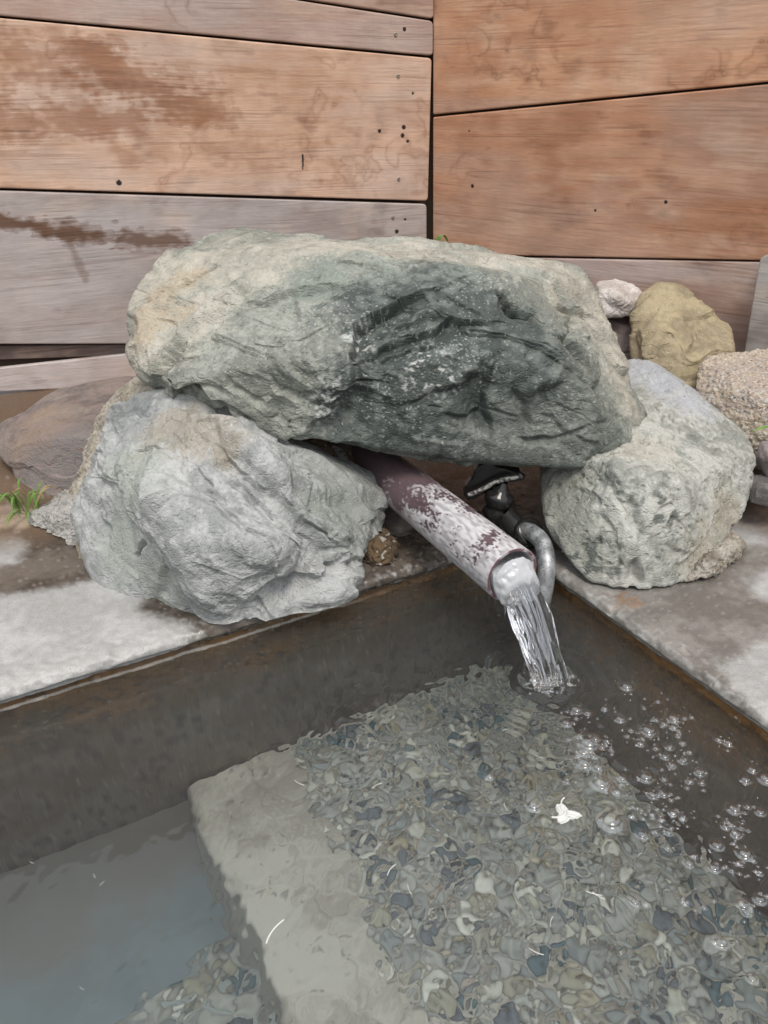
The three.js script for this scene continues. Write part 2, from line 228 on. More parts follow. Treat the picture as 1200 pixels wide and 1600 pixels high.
// ------------------------------------------------------------------ water of the bath
const FOOT = atY(852, 1062, WATER), CALM = atY(790, 1360, WATER), CALM2 = atY(300, 1590, WATER);
function ripple(x, z) {
  const d = Math.hypot(x - FOOT.x, z - FOOT.z), [s, q] = toS_Q(x, z);
  const m = 0.1 + 0.9 * Math.max(sstep(0.38, 0.22, Math.hypot((x - CALM.x), (z - CALM.z) * 0.8)), 0.8 * sstep(0.2, 0.06, Math.hypot(x - CALM2.x, z - CALM2.z)));
  const wx = x + 0.012 * noise(x * 20, z * 20, 5), wz = z + 0.012 * noise(x * 20 + 7, z * 20, 5);
  let h = m * (0.0015 * noise(wx * 30, wz * 30, 1) + 0.0012 * noise(wx * 62, wz * 62, 2) + 0.0006 * noise(wx * 115, wz * 115, 3)) + 0.0009 * noise(x * 9, z * 9, 8) * m;
  h += 0.0016 * Math.exp(-d / 0.07) * Math.cos(d * 2 * Math.PI / 0.021 + 1.5 * noise(x * 25, z * 25, 4)) * sstep(0.0, 0.03, d);
  h += 0.0075 * Math.exp(-((d - 0.035) ** 2) / 0.0002) * (0.6 + 0.8 * noise(x * 50, z * 50, 9));
  const w = Math.min(s, q, PL - s, PR - q); if (w < 0.02) h += 0.0035 * Math.exp(-Math.max(0, w + 0.006) / 0.004);  // it climbs the wall a little
  return h;
}
{
  const us = spaced([[-0.03, -0.012, 0.018], [-0.012, 0.024, 0.0016], [0.024, 1.0, 0.0034], [1.0, PL - 0.03, 0.03], [PL - 0.03, PL + 0.03, 0.006]]), vs = spaced([[-0.03, -0.012, 0.018], [-0.012, 0.024, 0.0016], [0.024, 1.0, 0.0034], [1.0, PR - 0.03, 0.03], [PR - 0.03, PR + 0.03, 0.006]]);
  const nu = us.length + 1, nv = vs.length + 1;                           // a ring of points lower down closes the body
  const g = grid(nu, nv, (i, j, o) => {
    const ed = i === 0 || j === 0 || i === nu || j === nv, s = us[Math.min(us.length - 1, Math.max(0, i - 1))], q = vs[Math.min(vs.length - 1, Math.max(0, j - 1))], p = bath(s, q);
    o[0] = p.x; o[2] = p.z; o[1] = ed ? FLOOR_Y - 0.03 : WATER + ripple(p.x, p.z);
  });
  { const ix = g.index.array, a = bath(-0.004, -0.004, 0), c = [0, nu, (nu + 1) * (nv + 1) - 1, (nu + 1) * nv]; const all = new Uint32Array(ix.length + 6); // faces up: s runs left, q runs near
    for (let i = 0; i < ix.length; i += 3) { all[i] = ix[i]; all[i + 1] = ix[i + 2]; all[i + 2] = ix[i + 1]; }
    all.set([c[0], c[1], c[2], c[0], c[2], c[3]], ix.length); g.setIndex(new THREE.BufferAttribute(all, 1)); g.computeVertexNormals(); }
  // the sheet must face up
  const nn = g.attributes.normal, mid = Math.floor(nv / 2) * (nu + 1) + Math.floor(nu / 2);
  if (nn.getY(mid) < 0) { const ix = g.index.array; for (let i = 0; i < ix.length; i += 3) { const a = ix[i]; ix[i] = ix[i + 1]; ix[i + 1] = a; } g.computeVertexNormals(); }
  const m = phys({ color: new THREE.Color().setRGB(0.94, 0.985, 1.0), roughness: 0, transmission: 0.981, thickness: 1, ior: 1.333, attenuationColor: new THREE.Color().setRGB(0.70, 0.75, 0.73), attenuationDistance: 1.0 });
  tag(mesh('water', g, m), 'clear hot spring water of the bath', null, null, 'structure');
}

// ------------------------------------------------------------------ fence of wide weathered planks
const FC = V(0.143, 0, -2.554);
function woodMaps(w, h, o) { // w x h metres; o: tones and marks
  const H = o.far ? 96 : 336, W = Math.min(1536, Math.max(256, Math.round(H * w / h / 1.6 / 32) * 32)), cols = new Float32Array(W * H * 3), hs = new Float32Array(W * H), sd = o.seed * 13.7;
  for (let j = 0; j < H; j++) for (let i = 0; i < W; i++) {
    const u = (i + 0.5) / W * w, v = (j + 0.5) / H * h, k = (j * W + i);
    const wv = v + 0.012 * noise(u * 2.2, v * 3, sd);
    const g1 = noise(u * 3, wv * 60, sd + 1), g2 = noise(u * 9, wv * 190, sd + 2), g3 = noise(u * 40, v * 420, sd + 3), saw = noise(u * 200, v * 9, sd + 4), blot = fbm(u * 4, v * 7, sd + 5, 4);
    let c = mixc(o.a, o.b, sstep(-0.3, 0.35, 0.8 * blot + 0.3 * g1 + 0.2 * g2 + 0.25 * noise(u * 16, v * 30, sd + 14)));
    { const pale = sstep(0.05, 0.4, fbm(u * 6 + 9, v * 10, sd + 15, 4) + 0.15 * g2); c = mixc(c, [c[0] * 0.5 + 0.26, c[1] * 0.5 + 0.2, c[2] * 0.5 + 0.155], 0.6 * pale); const dk2 = sstep(0.12, 0.45, fbm(u * 9 + 2, v * 14, sd + 16, 5) + 0.2 * g2); c = mixc(c, [c[0] * 0.45, c[1] * 0.4, c[2] * 0.38], 0.55 * dk2); }
    if (o.gray) c = mixc(c, o.gray, (o.grayAmt ?? 0.5) * sstep(-0.15, 0.3, fbm(u * 2.3 + 5, v * 9, sd + 6, 4) + (o.grayEdge ? 0.5 * sstep(0.06, 0.0, Math.min(v, h - v)) : 0)));
    // water marks: thin dark brown contours that wander across the grain
    if (o.marks) { const f = fbm(u * 5 + 0.25 * noise(v * 16, u * 6, sd), v * 6.5, sd + 7, 4) + 0.04 * noise(u * 60, v * 60, sd); const e = Math.abs(((f * 3.2) % 1 + 1) % 1 - 0.5); const pr = sstep(0.1, 0.3, noise(u * 3.1, v * 4, sd + 8) + o.marks); c = mixc(c, o.mark, 0.5 * pr * sstep(0.03, 0.0, e) * (0.4 + 0.6 * sstep(-0.2, 0.3, noise(u * 30, v * 30, sd)))); c = mixc(c, o.mark, 0.28 * pr * sstep(0.5, 0.12, e) * sstep(0.25, 0.0, e)); }
    for (const [x1, y1, x2, y2, r, st, colr] of o.stains || []) {
      const dx = x2 - x1, dy = y2 - y1, t = Math.max(0, Math.min(1, ((u - x1) * dx + (v - y1) * dy) / (dx * dx + dy * dy))), d0 = Math.hypot(u - x1 - dx * t, (v - y1 - dy * t) * 1.15); if (d0 > r * 2.3) continue; const d = d0 + r * (1.5 * fbm(u * 11, v * 15, sd + 9, 5) + 0.5 * noise(u * 45, v * 75, sd) + 0.35 * g2);
      c = mixc(c, colr, st * sstep(r * 1.15, r * 0.2, d)); c = mixc(c, colr, st * 0.4 * sstep(r * 1.02, r * 0.98, d) * sstep(r * 0.8, r * 0.95, d));
    }
    for (const [x, y, r] of o.holes || []) { if (Math.abs(u - x) > r * 2) continue; const d = Math.hypot(u - x, (v - y) * (1 + 0.3 * noise(u * 300, v * 300, 1))); const t = sstep(r, r * 0.7, d); c = mixc(c, [0.012, 0.009, 0.007], t); hs[k] -= t * 3; }
    for (let q = 0; q < 3; q++) c[q] = Math.min(0.85, c[q] * 1.3);
    const line = sstep(0.16, 0.0, Math.abs(noise(u * 1.3 + 0.05 * g1, wv * 110, sd + 21))) * sstep(-0.1, 0.3, noise(u * 5, wv * 40, sd + 22)); c = mixc(c, [c[0] * 0.62, c[1] * 0.55, c[2] * 0.5], 0.55 * line);
    const dk = 1 + 0.16 * g2 + 0.12 * g3 + 0.025 * saw + 0.11 * g1;
    const crack = sstep(0.035, 0.0, Math.abs(noise(u * 1.6 + 3, v * 26, sd + 11))) * sstep(0.4, 0.6, noise(u * 4, v * 30, sd + 12));
    c = mixc(c, [0.10, 0.06, 0.045], 0.45 * crack);
    for (let q = 0; q < 3; q++) cols[k * 3 + q] = c[q] * dk;
    hs[k] += 0.5 * g2 + 0.35 * g3 + 0.08 * saw + 0.3 * g1 - 0.6 * line - 1.0 * crack;
  }
  const tex = (f, srgb) => { const t = dataTex(W, H, f, srgb); t.wrapS = t.wrapT = THREE.ClampToEdgeWrapping; return t; };
  return { map: tex((i, j) => { const k = (j * W + i) * 3; return [toS(cols[k]), toS(cols[k + 1]), toS(cols[k + 2])]; }, true), bumpMap: tex((i, j) => { const x = 0.5 + 0.16 * hs[j * W + i]; return [x, x, x]; }) };
}
function plankGeo(poly, th, rad, z0) { // poly: corner points [u, v] in the plane of the fence, anticlockwise
  const n = poly.length, P = poly.map(([x, y]) => new THREE.Vector2(x, y)), sh = new THREE.Shape();
  for (let i = 0; i < n; i++) { const a = P[(i + n - 1) % n], b = P[i], c = P[(i + 1) % n], r = Math.min(rad, a.distanceTo(b) / 3, b.distanceTo(c) / 3), p = b.clone().add(a.clone().sub(b).setLength(r)), q = b.clone().add(c.clone().sub(b).setLength(r)); i ? sh.lineTo(p.x, p.y) : sh.moveTo(p.x, p.y); sh.quadraticCurveTo(b.x, b.y, q.x, q.y); }
  sh.closePath();
  const bv = 0.004, g = new THREE.ExtrudeGeometry(sh, { depth: th - 2 * bv, bevelEnabled: true, bevelThickness: bv, bevelSize: bv, bevelOffset: -bv, bevelSegments: 3, curveSegments: 5 });
  g.translate(0, 0, z0 + bv); g.computeBoundingBox();
  return g;
}
function fence(name, label, theta) {
  const root = thing(name, label, 'fence', FC); root.rotation.y = theta; root.updateMatrixWorld(true);
  const ex = V(Math.cos(theta), 0, -Math.sin(theta)), nz = V(Math.sin(theta), 0, Math.cos(theta));
  const at = (x, y) => { const r = ray(x, y), t = FC.clone().sub(EYE).dot(nz) / r.dot(nz), p = EYE.clone().addScaledVector(r, t).sub(FC); return [p.dot(ex), p.y]; };
  return { root, at };
}
const backM = std({ color: new THREE.Color().setRGB(0.10, 0.065, 0.045), roughness: 0.95 });
const ORANGE = { a: [0.42, 0.225, 0.135], b: [0.29, 0.14, 0.075], gray: [0.33, 0.25, 0.21], mark: [0.15, 0.055, 0.022] };
const GREY = { a: [0.35, 0.285, 0.26], b: [0.24, 0.185, 0.165], gray: [0.37, 0.33, 0.325], mark: [0.13, 0.07, 0.04] };
const screwMat = std({ color: 0x9a958c, metalness: 0.9, roughness: 0.45 }), screwGeo = new THREE.LatheGeometry([[0, 0.0012], [0.0016, 0.0012], [0.0019, 0.0022], [0.0042, 0.0024], [0.0052, 0.0012], [0.0054, -0.002]].reverse().map(([x, y]) => new THREE.Vector2(x, y)), 14).rotateX(Math.PI / 2);
function plank(f, poly, o, opts = {}) {
  const th = opts.th ?? 0.028, z0 = opts.z ?? -0.028, g = plankGeo(poly, th, opts.rad ?? 0.012, z0), b = g.boundingBox, w = b.max.x - b.min.x, h = b.max.y - b.min.y, p = g.attributes.position, uv = g.attributes.uv;
  for (let i = 0; i < p.count; i++) uv.setXY(i, (p.getX(i) - b.min.x) / w, (p.getY(i) - b.min.y) / h);
  const loc = (px) => { const [u, v] = f.at(...px); return [u - b.min.x, v - b.min.y]; };
  const st = (opts.stains || []).map(([p1, p2, r, s, c]) => [...loc(p1), ...loc(p2), r, s, c]), ho = (opts.holes || []).map(([x, y, r]) => [...loc([x, y]), r]);
  const m = std({ ...woodMaps(w, h, { ...o, ...opts.tone, stains: st, holes: ho, seed: opts.seed }), bumpScale: 0.0022, roughness: 0.8 });
  const k = mesh('plank', g, m, f.root);
  for (const [x, y] of opts.screws || []) { const [u, v] = f.at(x, y), s = mesh('screw', screwGeo, screwMat, k); s.position.set(u, v, z0 + th); s.rotation.z = x; }
  return k;
}
{
  const f = fence('wooden_fence', 'left fence of wide horizontal grey brown planks with a dark stain', 22 * Math.PI / 180), at = f.at, far = -1500;
  const strip = (x1, t0, t1, b0, b1, xr = 0) => { // pixel lines: top from (x0,t0) to (x1,t1), bottom likewise; x1 the right end; carried on to the left beyond the frame
    const T0 = at(0, t0), T1 = at(x1, t1), B0 = at(0, b0), B1 = at(x1 - xr, b1), L = -2.0, ext = (p, q) => [L, q[1] + (p[1] - q[1]) / (p[0] - q[0]) * (L - q[0])];
    return [ext(B0, B1), B1, T1, ext(T0, T1)]; };
  const ob = [0.225, 0.10, 0.048], dk = [0.10, 0.05, 0.028];
  plank(f, strip(678, -150, -130, -74, 29), { ...GREY, a: [0.40, 0.29, 0.235], b: [0.31, 0.21, 0.165] }, { seed: 1, tone: { far: true } });
  plank(f, strip(677, -71, 33, 24, 87), { ...GREY, a: [0.39, 0.285, 0.235], b: [0.30, 0.205, 0.165] }, { seed: 2, tone: { marks: -0.15, grayAmt: 0.4 }, screws: [[618, 54]], holes: [[632, 46, 0.006]] });
  plank(f, strip(675, 28, 91, 294, 314, 6), { a: [0.51, 0.345, 0.25], b: [0.37, 0.225, 0.15], gray: [0.45, 0.375, 0.335], mark: [0.20, 0.09, 0.045] }, { seed: 3, tone: { marks: 0.1, grayAmt: 0.45 }, screws: [[622, 119], [623, 280]], holes: [[593, 205, 0.006], [631, 199, 0.007], [629, 212, 0.007], [637, 221, 0.005], [473, 243, 0.0035], [473, 246, 0.0035], [473.5, 249, 0.0035], [473, 252, 0.0035], [473, 255, 0.003], [473.5, 258, 0.003], [473, 261, 0.003], [473, 264, 0.0025], [186, 286, 0.008], [645, 146, 0.004]],
    stains: [[[-80, 70], [150, 100], 0.075, 0.6, ob], [[150, 100], [320, 165], 0.07, 0.7, ob], [[-60, 190], [200, 190], 0.05, 0.65, ob], [[250, 130], [300, 180], 0.05, 0.5, ob], [[320, 230], [420, 235], 0.045, 0.3, ob], [[100, 130], [200, 250], 0.03, 0.35, ob]] });
  plank(f, strip(667, 298, 319, 538, 536), { a: [0.345, 0.30, 0.285], b: [0.25, 0.21, 0.195], gray: [0.37, 0.345, 0.34], mark: [0.15, 0.085, 0.055] }, { seed: 4, tone: { grayAmt: 0.5 }, screws: [[614, 340]], holes: [[620, 362, 0.007], [619, 378, 0.007], [633, 343, 0.004]],
    stains: [[[-60, 335], [60, 355], 0.022, 0.95, dk], [[60, 358], [170, 372], 0.034, 0.95, dk], [[160, 374], [290, 374], 0.028, 0.85, dk], [[110, 380], [135, 440], 0.010, 0.4, dk]] });
  plank(f, strip(640, 545, 537, 567, 545), { ...GREY, a: [0.17, 0.13, 0.115], b: [0.11, 0.08, 0.07] }, { seed: 5, th: 0.02, z: -0.05, rad: 0.004 });
  plank(f, strip(640, 577, 506, 614, 585), { ...GREY, a: [0.46, 0.41, 0.40], b: [0.37, 0.315, 0.30] }, { seed: 6, th: 0.02, z: -0.03, rad: 0.004, tone: { grayAmt: 0.7 } });
  plank(f, [[-2.0, 1.10], at(680, -135), [at(680, -135)[0], 1.42], [-2.0, 1.42]], GREY, { seed: 7, tone: { far: true } });
  plank(f, [[-2.0, 1.43], [0, 1.43], [0, 1.75], [-2.0, 1.75]], GREY, { seed: 8, tone: { far: true } });
  { const g = new THREE.BoxGeometry(2.1, 1.72, 0.012); g.translate(-0.95, 0.90, -0.062); mesh('backing_board', g, backM, f.root); }
  for (const x of [-0.035, -1.0, -1.9]) { const g = new THREE.BoxGeometry(0.085, 1.8, 0.08); g.translate(x, 0.9, -0.11); mesh('post', g, std({ color: new THREE.Color().setRGB(0.07, 0.045, 0.03), roughness: 0.9 }), f.root); }
}
{
  const f = fence('wooden_fence', 'right fence of wide orange brown planks behind the ochre boulder', -38 * Math.PI / 180), at = f.at;
  const strip = (t0, t1, b0, b1, x0 = 676) => { const T0 = at(x0, t0), T1 = at(1195, t1), B0 = at(x0, b0), B1 = at(1195, b1), R = 1.75, ext = (p, q) => [R, p[1] + (q[1] - p[1]) / (q[0] - p[0]) * (R - p[0])]; return [B0, ext(B0, B1), ext(T0, T1), T0]; };
  plank(f, strip(-120, -190, 179, 128), { ...ORANGE, a: [0.47, 0.27, 0.165], b: [0.36, 0.185, 0.105] }, { seed: 21, rad: 0.006, tone: { marks: 0.12, grayAmt: 0.35, grayEdge: true } });
  plank(f, strip(183, 132, 397, 407), { ...ORANGE, a: [0.42, 0.235, 0.145], b: [0.28, 0.135, 0.075] }, { seed: 22, rad: 0.006, tone: { marks: -0.12, grayAmt: 0.4, grayEdge: true }, holes: [[738, 291, 0.006], [1040, 316, 0.005], [930, 329, 0.004], [733, 205, 0.003]] });
  plank(f, strip(400, 410, 606, 672), { ...GREY, a: [0.34, 0.245, 0.205], b: [0.23, 0.15, 0.12] }, { seed: 23, rad: 0.006, tone: { grayAmt: 0.55 } });
  plank(f, [[0.01, 1.14], [1.75, 1.10], [1.75, 1.45], [0.01, 1.45]].map(([u, v]) => [u, v + 0.06]), ORANGE, { seed: 24, tone: { far: true } });
  plank(f, [[0.01, 1.52], [1.75, 1.52], [1.75, 1.80], [0.01, 1.80]], ORANGE, { seed: 25, tone: { far: true } });
  const pp = [at(1172, 560), at(1270, 600), at(1260, 380), at(1201, 395)];
  const post = plank(f, pp, { ...GREY, a: [0.30, 0.28, 0.26], b: [0.21, 0.19, 0.175], gray: [0.36, 0.35, 0.34] }, { seed: 26, th: 0.06, z: 0.012 }); post.name = 'corner_post';
  { const g = new THREE.BoxGeometry(1.85, 1.76, 0.012); g.translate(0.845, 0.90, -0.040); mesh('backing_board', g, backM, f.root); }
  for (const x of [0.9, 1.68]) { const g = new THREE.BoxGeometry(0.085, 1.8, 0.08); g.translate(x, 0.9, -0.11); mesh('post', g, std({ color: new THREE.Color().setRGB(0.07, 0.045, 0.03), roughness: 0.9 }), f.root); }
}

// ------------------------------------------------------------------ rocks
const cubes = new Map();
function cubeSphere(N) { // indexed cube sphere, shared between rocks
  if (cubes.has(N)) return cubes.get(N);
  const key = new Map(), dirs = [], idx = [], M = N + 1, id = (a, b, c) => { const k = (a * M + b) * M + c; let v = key.get(k); if (v === undefined) { v = dirs.length / 3; key.set(k, v); const t = (q) => Math.tan((q / N * 2 - 1) * Math.PI / 4), x = t(a), y = t(b), z = t(c), l = Math.hypot(x, y, z); dirs.push(x / l, y / l, z / l); } return v; };
  const face = (f, out) => { for (let j = 0; j < N; j++) for (let i = 0; i < N; i++) { const a = f(i, j), b = f(i + 1, j), c = f(i + 1, j + 1), d = f(i, j + 1); out ? idx.push(a, b, c, a, c, d) : idx.push(a, c, b, a, d, c); } };
  face((i, j) => id(N, i, j), true); face((i, j) => id(0, i, j), false); face((i, j) => id(i, N, j), false); face((i, j) => id(i, 0, j), true); face((i, j) => id(i, j, N), true); face((i, j) => id(i, j, 0), false);
  const r = { dirs: new Float32Array(dirs), idx: new Uint32Array(idx) }; cubes.set(N, r); return r;
}
function hull(points) {
  const h = new ConvexHull().setFromPoints(points), planes = []; const c = V(0, 0, 0); points.forEach((p) => c.add(p)); c.multiplyScalar(1 / points.length);
  const faces = h.faces.map((f) => ({ n: f.normal.clone(), area: f.area, vs: [f.edge.vertex.point, f.edge.next.vertex.point, f.edge.prev.vertex.point] })).sort((a, b) => b.area - a.area);
  for (const f of faces) { if (f.area < 1e-7) continue; const near = planes.find((p) => p.n.dot(f.n) > 0.985); if (near) near.vs.push(...f.vs); else planes.push({ n: f.n, vs: [...f.vs] }); }
  for (const p of planes) p.h = Math.max(...p.vs.map((v) => v.clone().sub(c).dot(p.n)));
  return { c, planes };
}
function boxUV(g) { // uv in metres / 0.4, each face laid along its main axis; points are doubled where the axis changes
  const p = g.attributes.position.array, nn = g.attributes.normal.array, cc = g.attributes.color.array, ix = g.index.array, map = new Int32Array(p.length).fill(-1), P = [], N = [], C = [], U = [], out = new Uint32Array(ix.length); let n = 0;
  for (let t = 0; t < ix.length; t += 3) { let a = 0, b = 0, c = 0; for (let k = 0; k < 3; k++) { const v = ix[t + k] * 3; a += nn[v]; b += nn[v + 1]; c += nn[v + 2]; } a = Math.abs(a); b = Math.abs(b); c = Math.abs(c); const ax = a > b && a > c ? 0 : b > c ? 1 : 2;
    for (let k = 0; k < 3; k++) { const v = ix[t + k], m = v * 3 + ax; if (map[m] < 0) { map[m] = n++; P.push(p[v * 3], p[v * 3 + 1], p[v * 3 + 2]); N.push(nn[v * 3], nn[v * 3 + 1], nn[v * 3 + 2]); C.push(cc[v * 3], cc[v * 3 + 1], cc[v * 3 + 2]); const x = p[v * 3], y = p[v * 3 + 1], z = p[v * 3 + 2]; U.push((ax === 0 ? z : x) / 0.4 + ax * 0.31, (ax === 1 ? z : y) / 0.4 + ax * 0.17); } out[t + k] = map[m]; } }
  const r = new THREE.BufferGeometry(); r.setAttribute('position', new THREE.BufferAttribute(new Float32Array(P), 3)); r.setAttribute('normal', new THREE.BufferAttribute(new Float32Array(N), 3)); r.setAttribute('color', new THREE.BufferAttribute(new Float32Array(C), 3)); r.setAttribute('uv', new THREE.BufferAttribute(new Float32Array(U), 2)); r.setIndex(new THREE.BufferAttribute(out, 1)); return r;
}
const ROCK = (() => { // fine grain of stone: crystals, pits, hair cracks, short fibres
  const S = 1024, b = new Float32Array(S * S), a = new Float32Array(S * S);
  for (let j = 0; j < S; j++) for (let i = 0; i < S; i++) { const x = i / S * 0.4, y = j / S * 0.4, k = j * S + i, wx = x + 0.004 * noise(x * 60, y * 60, 2), wy = y + 0.004 * noise(x * 60 + 9, y * 60, 2);
    const fib = 1 - 2 * Math.abs(noise(wx * 95, wy * 210, 3)), f2 = 1 - 2 * Math.abs(noise(wx * 240, wy * 330, 4)), gr1 = noise(x * 420, y * 420, 5), gr2 = noise(x * 900, y * 900, 6), crack = sstep(0.05, 0, Math.abs(noise(wx * 32, wy * 32, 7))) * sstep(0.0, 0.2, noise(x * 40, y * 40, 8)), pit = sstep(0.42, 0.6, noise(x * 260, y * 260, 9));
    b[k] = 0.55 + 0.16 * fib + 0.1 * f2 + 0.1 * gr1 + 0.06 * gr2 - 0.35 * crack - 0.25 * pit; a[k] = 0.86 + 0.10 * gr1 + 0.09 * gr2 + 0.06 * noise(x * 150, y * 150, 11) - 0.10 * pit + 0.12 * sstep(0.4, 0.6, noise(x * 330, y * 330, 12)); }
  const mk = (f, srgb) => { const t = dataTex(S, S, f, srgb); t.wrapS = t.wrapT = THREE.MirroredRepeatWrapping; return t; };
  return { map: mk((i, j) => { const v = toS(Math.min(1, a[j * S + i])); return [v, v, v]; }, true), bump: mk((i, j) => { const v = b[j * S + i]; return [v, v, v]; }) };
})();
const stone = (rough, k = 1) => std({ vertexColors: true, roughness: rough, map: ROCK.map, bumpMap: ROCK.bump, bumpScale: 0.0032 * k });
function rock(o) { // o: pts (control points), p (sharpness of its edges), n (fineness), disp(p, nrm, base), col(p, nrm, api), feats
  const { c, planes } = hull(o.pts), SQ = o.p ?? 5, P = 2 ** SQ, NP = planes.length, pa = new Float64Array(NP * 3), scalePlanes = () => planes.forEach((pl, i) => { pa[i * 3] = pl.n.x / pl.h; pa[i * 3 + 1] = pl.n.y / pl.h; pa[i * 3 + 2] = pl.n.z / pl.h; });
  const gauge = (x, y, z) => { let s = 0, m = 0; for (let i = 0; i < NP * 3; i += 3) { const d = pa[i] * x + pa[i + 1] * y + pa[i + 2] * z; if (d > m) m = d; } for (let i = 0; i < NP * 3; i += 3) { let d = (pa[i] * x + pa[i + 1] * y + pa[i + 2] * z) / m; if (d > 0.5) { for (let k = 0; k < SQ; k++) d *= d; s += d; } } return Math.pow(s, -1 / P) / m; };
  scalePlanes();
  for (let it = 0; it < 4; it++, scalePlanes()) for (const pl of planes) { let r = 0; for (const v of pl.vs) { const d = v.clone().sub(c), l = d.length(); d.multiplyScalar(1 / l); r += l / gauge(d.x, d.y, d.z); } pl.h *= 1 + 0.6 * (r / pl.vs.length - 1); }
  const { dirs, idx } = cubeSphere(o.n), n = dirs.length / 3, pos = new Float32Array(n * 3), bb = new THREE.Box3().setFromPoints(o.pts), e = bb.getSize(V(0, 0, 0)).multiplyScalar(0.5), tc = EYE.clone().sub(c).normalize();
  for (let i = 0; i < n * 3; i += 3) { let x = dirs[i] * e.x, y = dirs[i + 1] * e.y, z = dirs[i + 2] * e.z, l = Math.hypot(x, y, z); const b = 0.35; x = x / l + tc.x * b; y = y / l + tc.y * b; z = z / l + tc.z * b; l = Math.hypot(x, y, z); x /= l; y /= l; z /= l; const r = gauge(x, y, z); pos[i] = c.x + x * r; pos[i + 1] = c.y + y * r; pos[i + 2] = c.z + z * r; }
  const g = new THREE.BufferGeometry(); g.setAttribute('position', new THREE.BufferAttribute(pos, 3)); g.setIndex(new THREE.BufferAttribute(idx, 1)); g.computeVertexNormals();
  const base = pos.slice(), nb = g.attributes.normal.array.slice();
  const hit = (x, y) => { // where the line of sight of a photo pixel meets the rock
    const r = ray(x, y).normalize(), t0 = c.clone().sub(EYE).dot(r); let prev = null;
    for (let t = t0 - 0.8; t < t0 + 0.8; t += 0.004) { const q = EYE.clone().addScaledVector(r, t).sub(c), l = q.length(); q.multiplyScalar(1 / l); if (l < gauge(q.x, q.y, q.z)) return EYE.clone().addScaledVector(r, t); }
    return EYE.clone().addScaledVector(r, t0 - 0.1); };
  const feats = (o.feats || []).map((f) => ({ ...f, p3: f.line.map(([x, y]) => hit(x, y)), box: null })); for (const f of feats) f.box = new THREE.Box3().setFromPoints(f.p3).expandByScalar(Math.max(f.w * 1.6, f.run || 0));
  const q = V(0, 0, 0), view = V(0, 0, 0);
  for (let i = 0; i < n; i++) {
    const k = i * 3, x = base[k], y = base[k + 1], z = base[k + 2], nx = nb[k], ny = nb[k + 1], nz = nb[k + 2]; let d = o.disp(x, y, z, nx, ny, nz);
    q.set(x, y, z);
    for (const f of feats) { if (!f.box.containsPoint(q)) continue;
      const jx = x + 0.012 * noise(x * 30, y * 30, z * 30), jy = y + 0.012 * noise(x * 30 + 5, y * 30, z * 30), jz = z; let best = 1e9, side = 1, end = 0;
      for (let s = 0; s + 1 < f.p3.length; s++) { const A = f.p3[s], B = f.p3[s + 1], ax = B.x - A.x, ay = B.y - A.y, az = B.z - A.z, L2 = ax * ax + ay * ay + az * az, t0 = ((jx - A.x) * ax + (jy - A.y) * ay + (jz - A.z) * az) / L2, t = Math.max(0, Math.min(1, t0)), dx = jx - A.x - ax * t, dy = jy - A.y - ay * t, dz = jz - A.z - az * t, dd = dx * dx + dy * dy + dz * dz;
        if (dd < best) { best = dd; const tt = (s + t) / (f.p3.length - 1); end = Math.min(1, 5 * Math.min(tt, 1 - tt) + 0.15); side = (ay * dz - az * dy) * nx + (az * dx - ax * dz) * ny + (ax * dy - ay * dx) * nz; } } // >0: left of the line as one looks at the rock
      best = Math.sqrt(best);
      if (f.kind === 'groove') d -= 1.4 * f.h * end * sstep(f.w, 0, best);
      else if (f.kind === 'ridge') d += 1.4 * f.h * end * sstep(f.w, 0, best);
      else if (f.kind === 'dent') d -= f.h * sstep(f.w, f.w * 0.35, best);
      else if (side > 0 === (f.h > 0)) d -= 1.35 * Math.abs(f.h) * end * sstep(f.run, 0, best) * sstep(0, f.w, best); // step: falls away sharply on one side of the line
    }
    pos[k] = x + nx * d; pos[k + 1] = y + ny * d; pos[k + 2] = z + nz * d;
  }
  if (o.floor !== undefined) for (let i = 1; i < n * 3; i += 3) if (pos[i] < o.floor) pos[i] = o.floor + (pos[i] - o.floor) * 0.05;
  g.computeVertexNormals(); const nf = g.attributes.normal.array, col = new Float32Array(n * 3), spots = (o.spots || []).map(([x, y, r, key]) => [hit(x, y), r, key]);
  const near = (x, y, z, key, j = 0.5) => { let w = 0; for (const [p, r, kk] of spots) if (kk === key) { const d = Math.hypot(x - p.x, y - p.y, z - p.z) / r; if (d < 2) w = Math.max(w, 1.35 - d * 0.72); } return w ? sstep(0.05, 0.8, w - 0.22 + j * fbm(x * 14, y * 14, z * 14, 4) + 0.32 * noise(x * 60, y * 60, z * 60) + 0.25 * noise(x * 170, y * 170, z * 170)) : 0; };
  for (let i = 0; i < n; i++) { const k = i * 3, cc = o.col(base[k], base[k + 1], base[k + 2], nb[k], nb[k + 1], nb[k + 2], near); col[k] = cc[0]; col[k + 1] = cc[1]; col[k + 2] = cc[2]; }
  g.setAttribute('color', new THREE.BufferAttribute(col, 3)); return boxUV(g);
}
const pz = (list) => list.map(([x, y, z]) => atZ(x, y, z));
const place = (g) => { g.computeBoundingBox(); const b = g.boundingBox, o = V((b.min.x + b.max.x) / 2, b.min.y, (b.min.z + b.max.z) / 2); g.translate(-o.x, -o.y, -o.z); return o; }; // move its origin to its base
function rockThing(name, label, category, o, rough = 0.7, group) { const g = rock(o), p = place(g), m = mesh(name, g, stone(rough, o.bump ?? 1)); m.position.copy(p); return tag(m, label, category, group); }
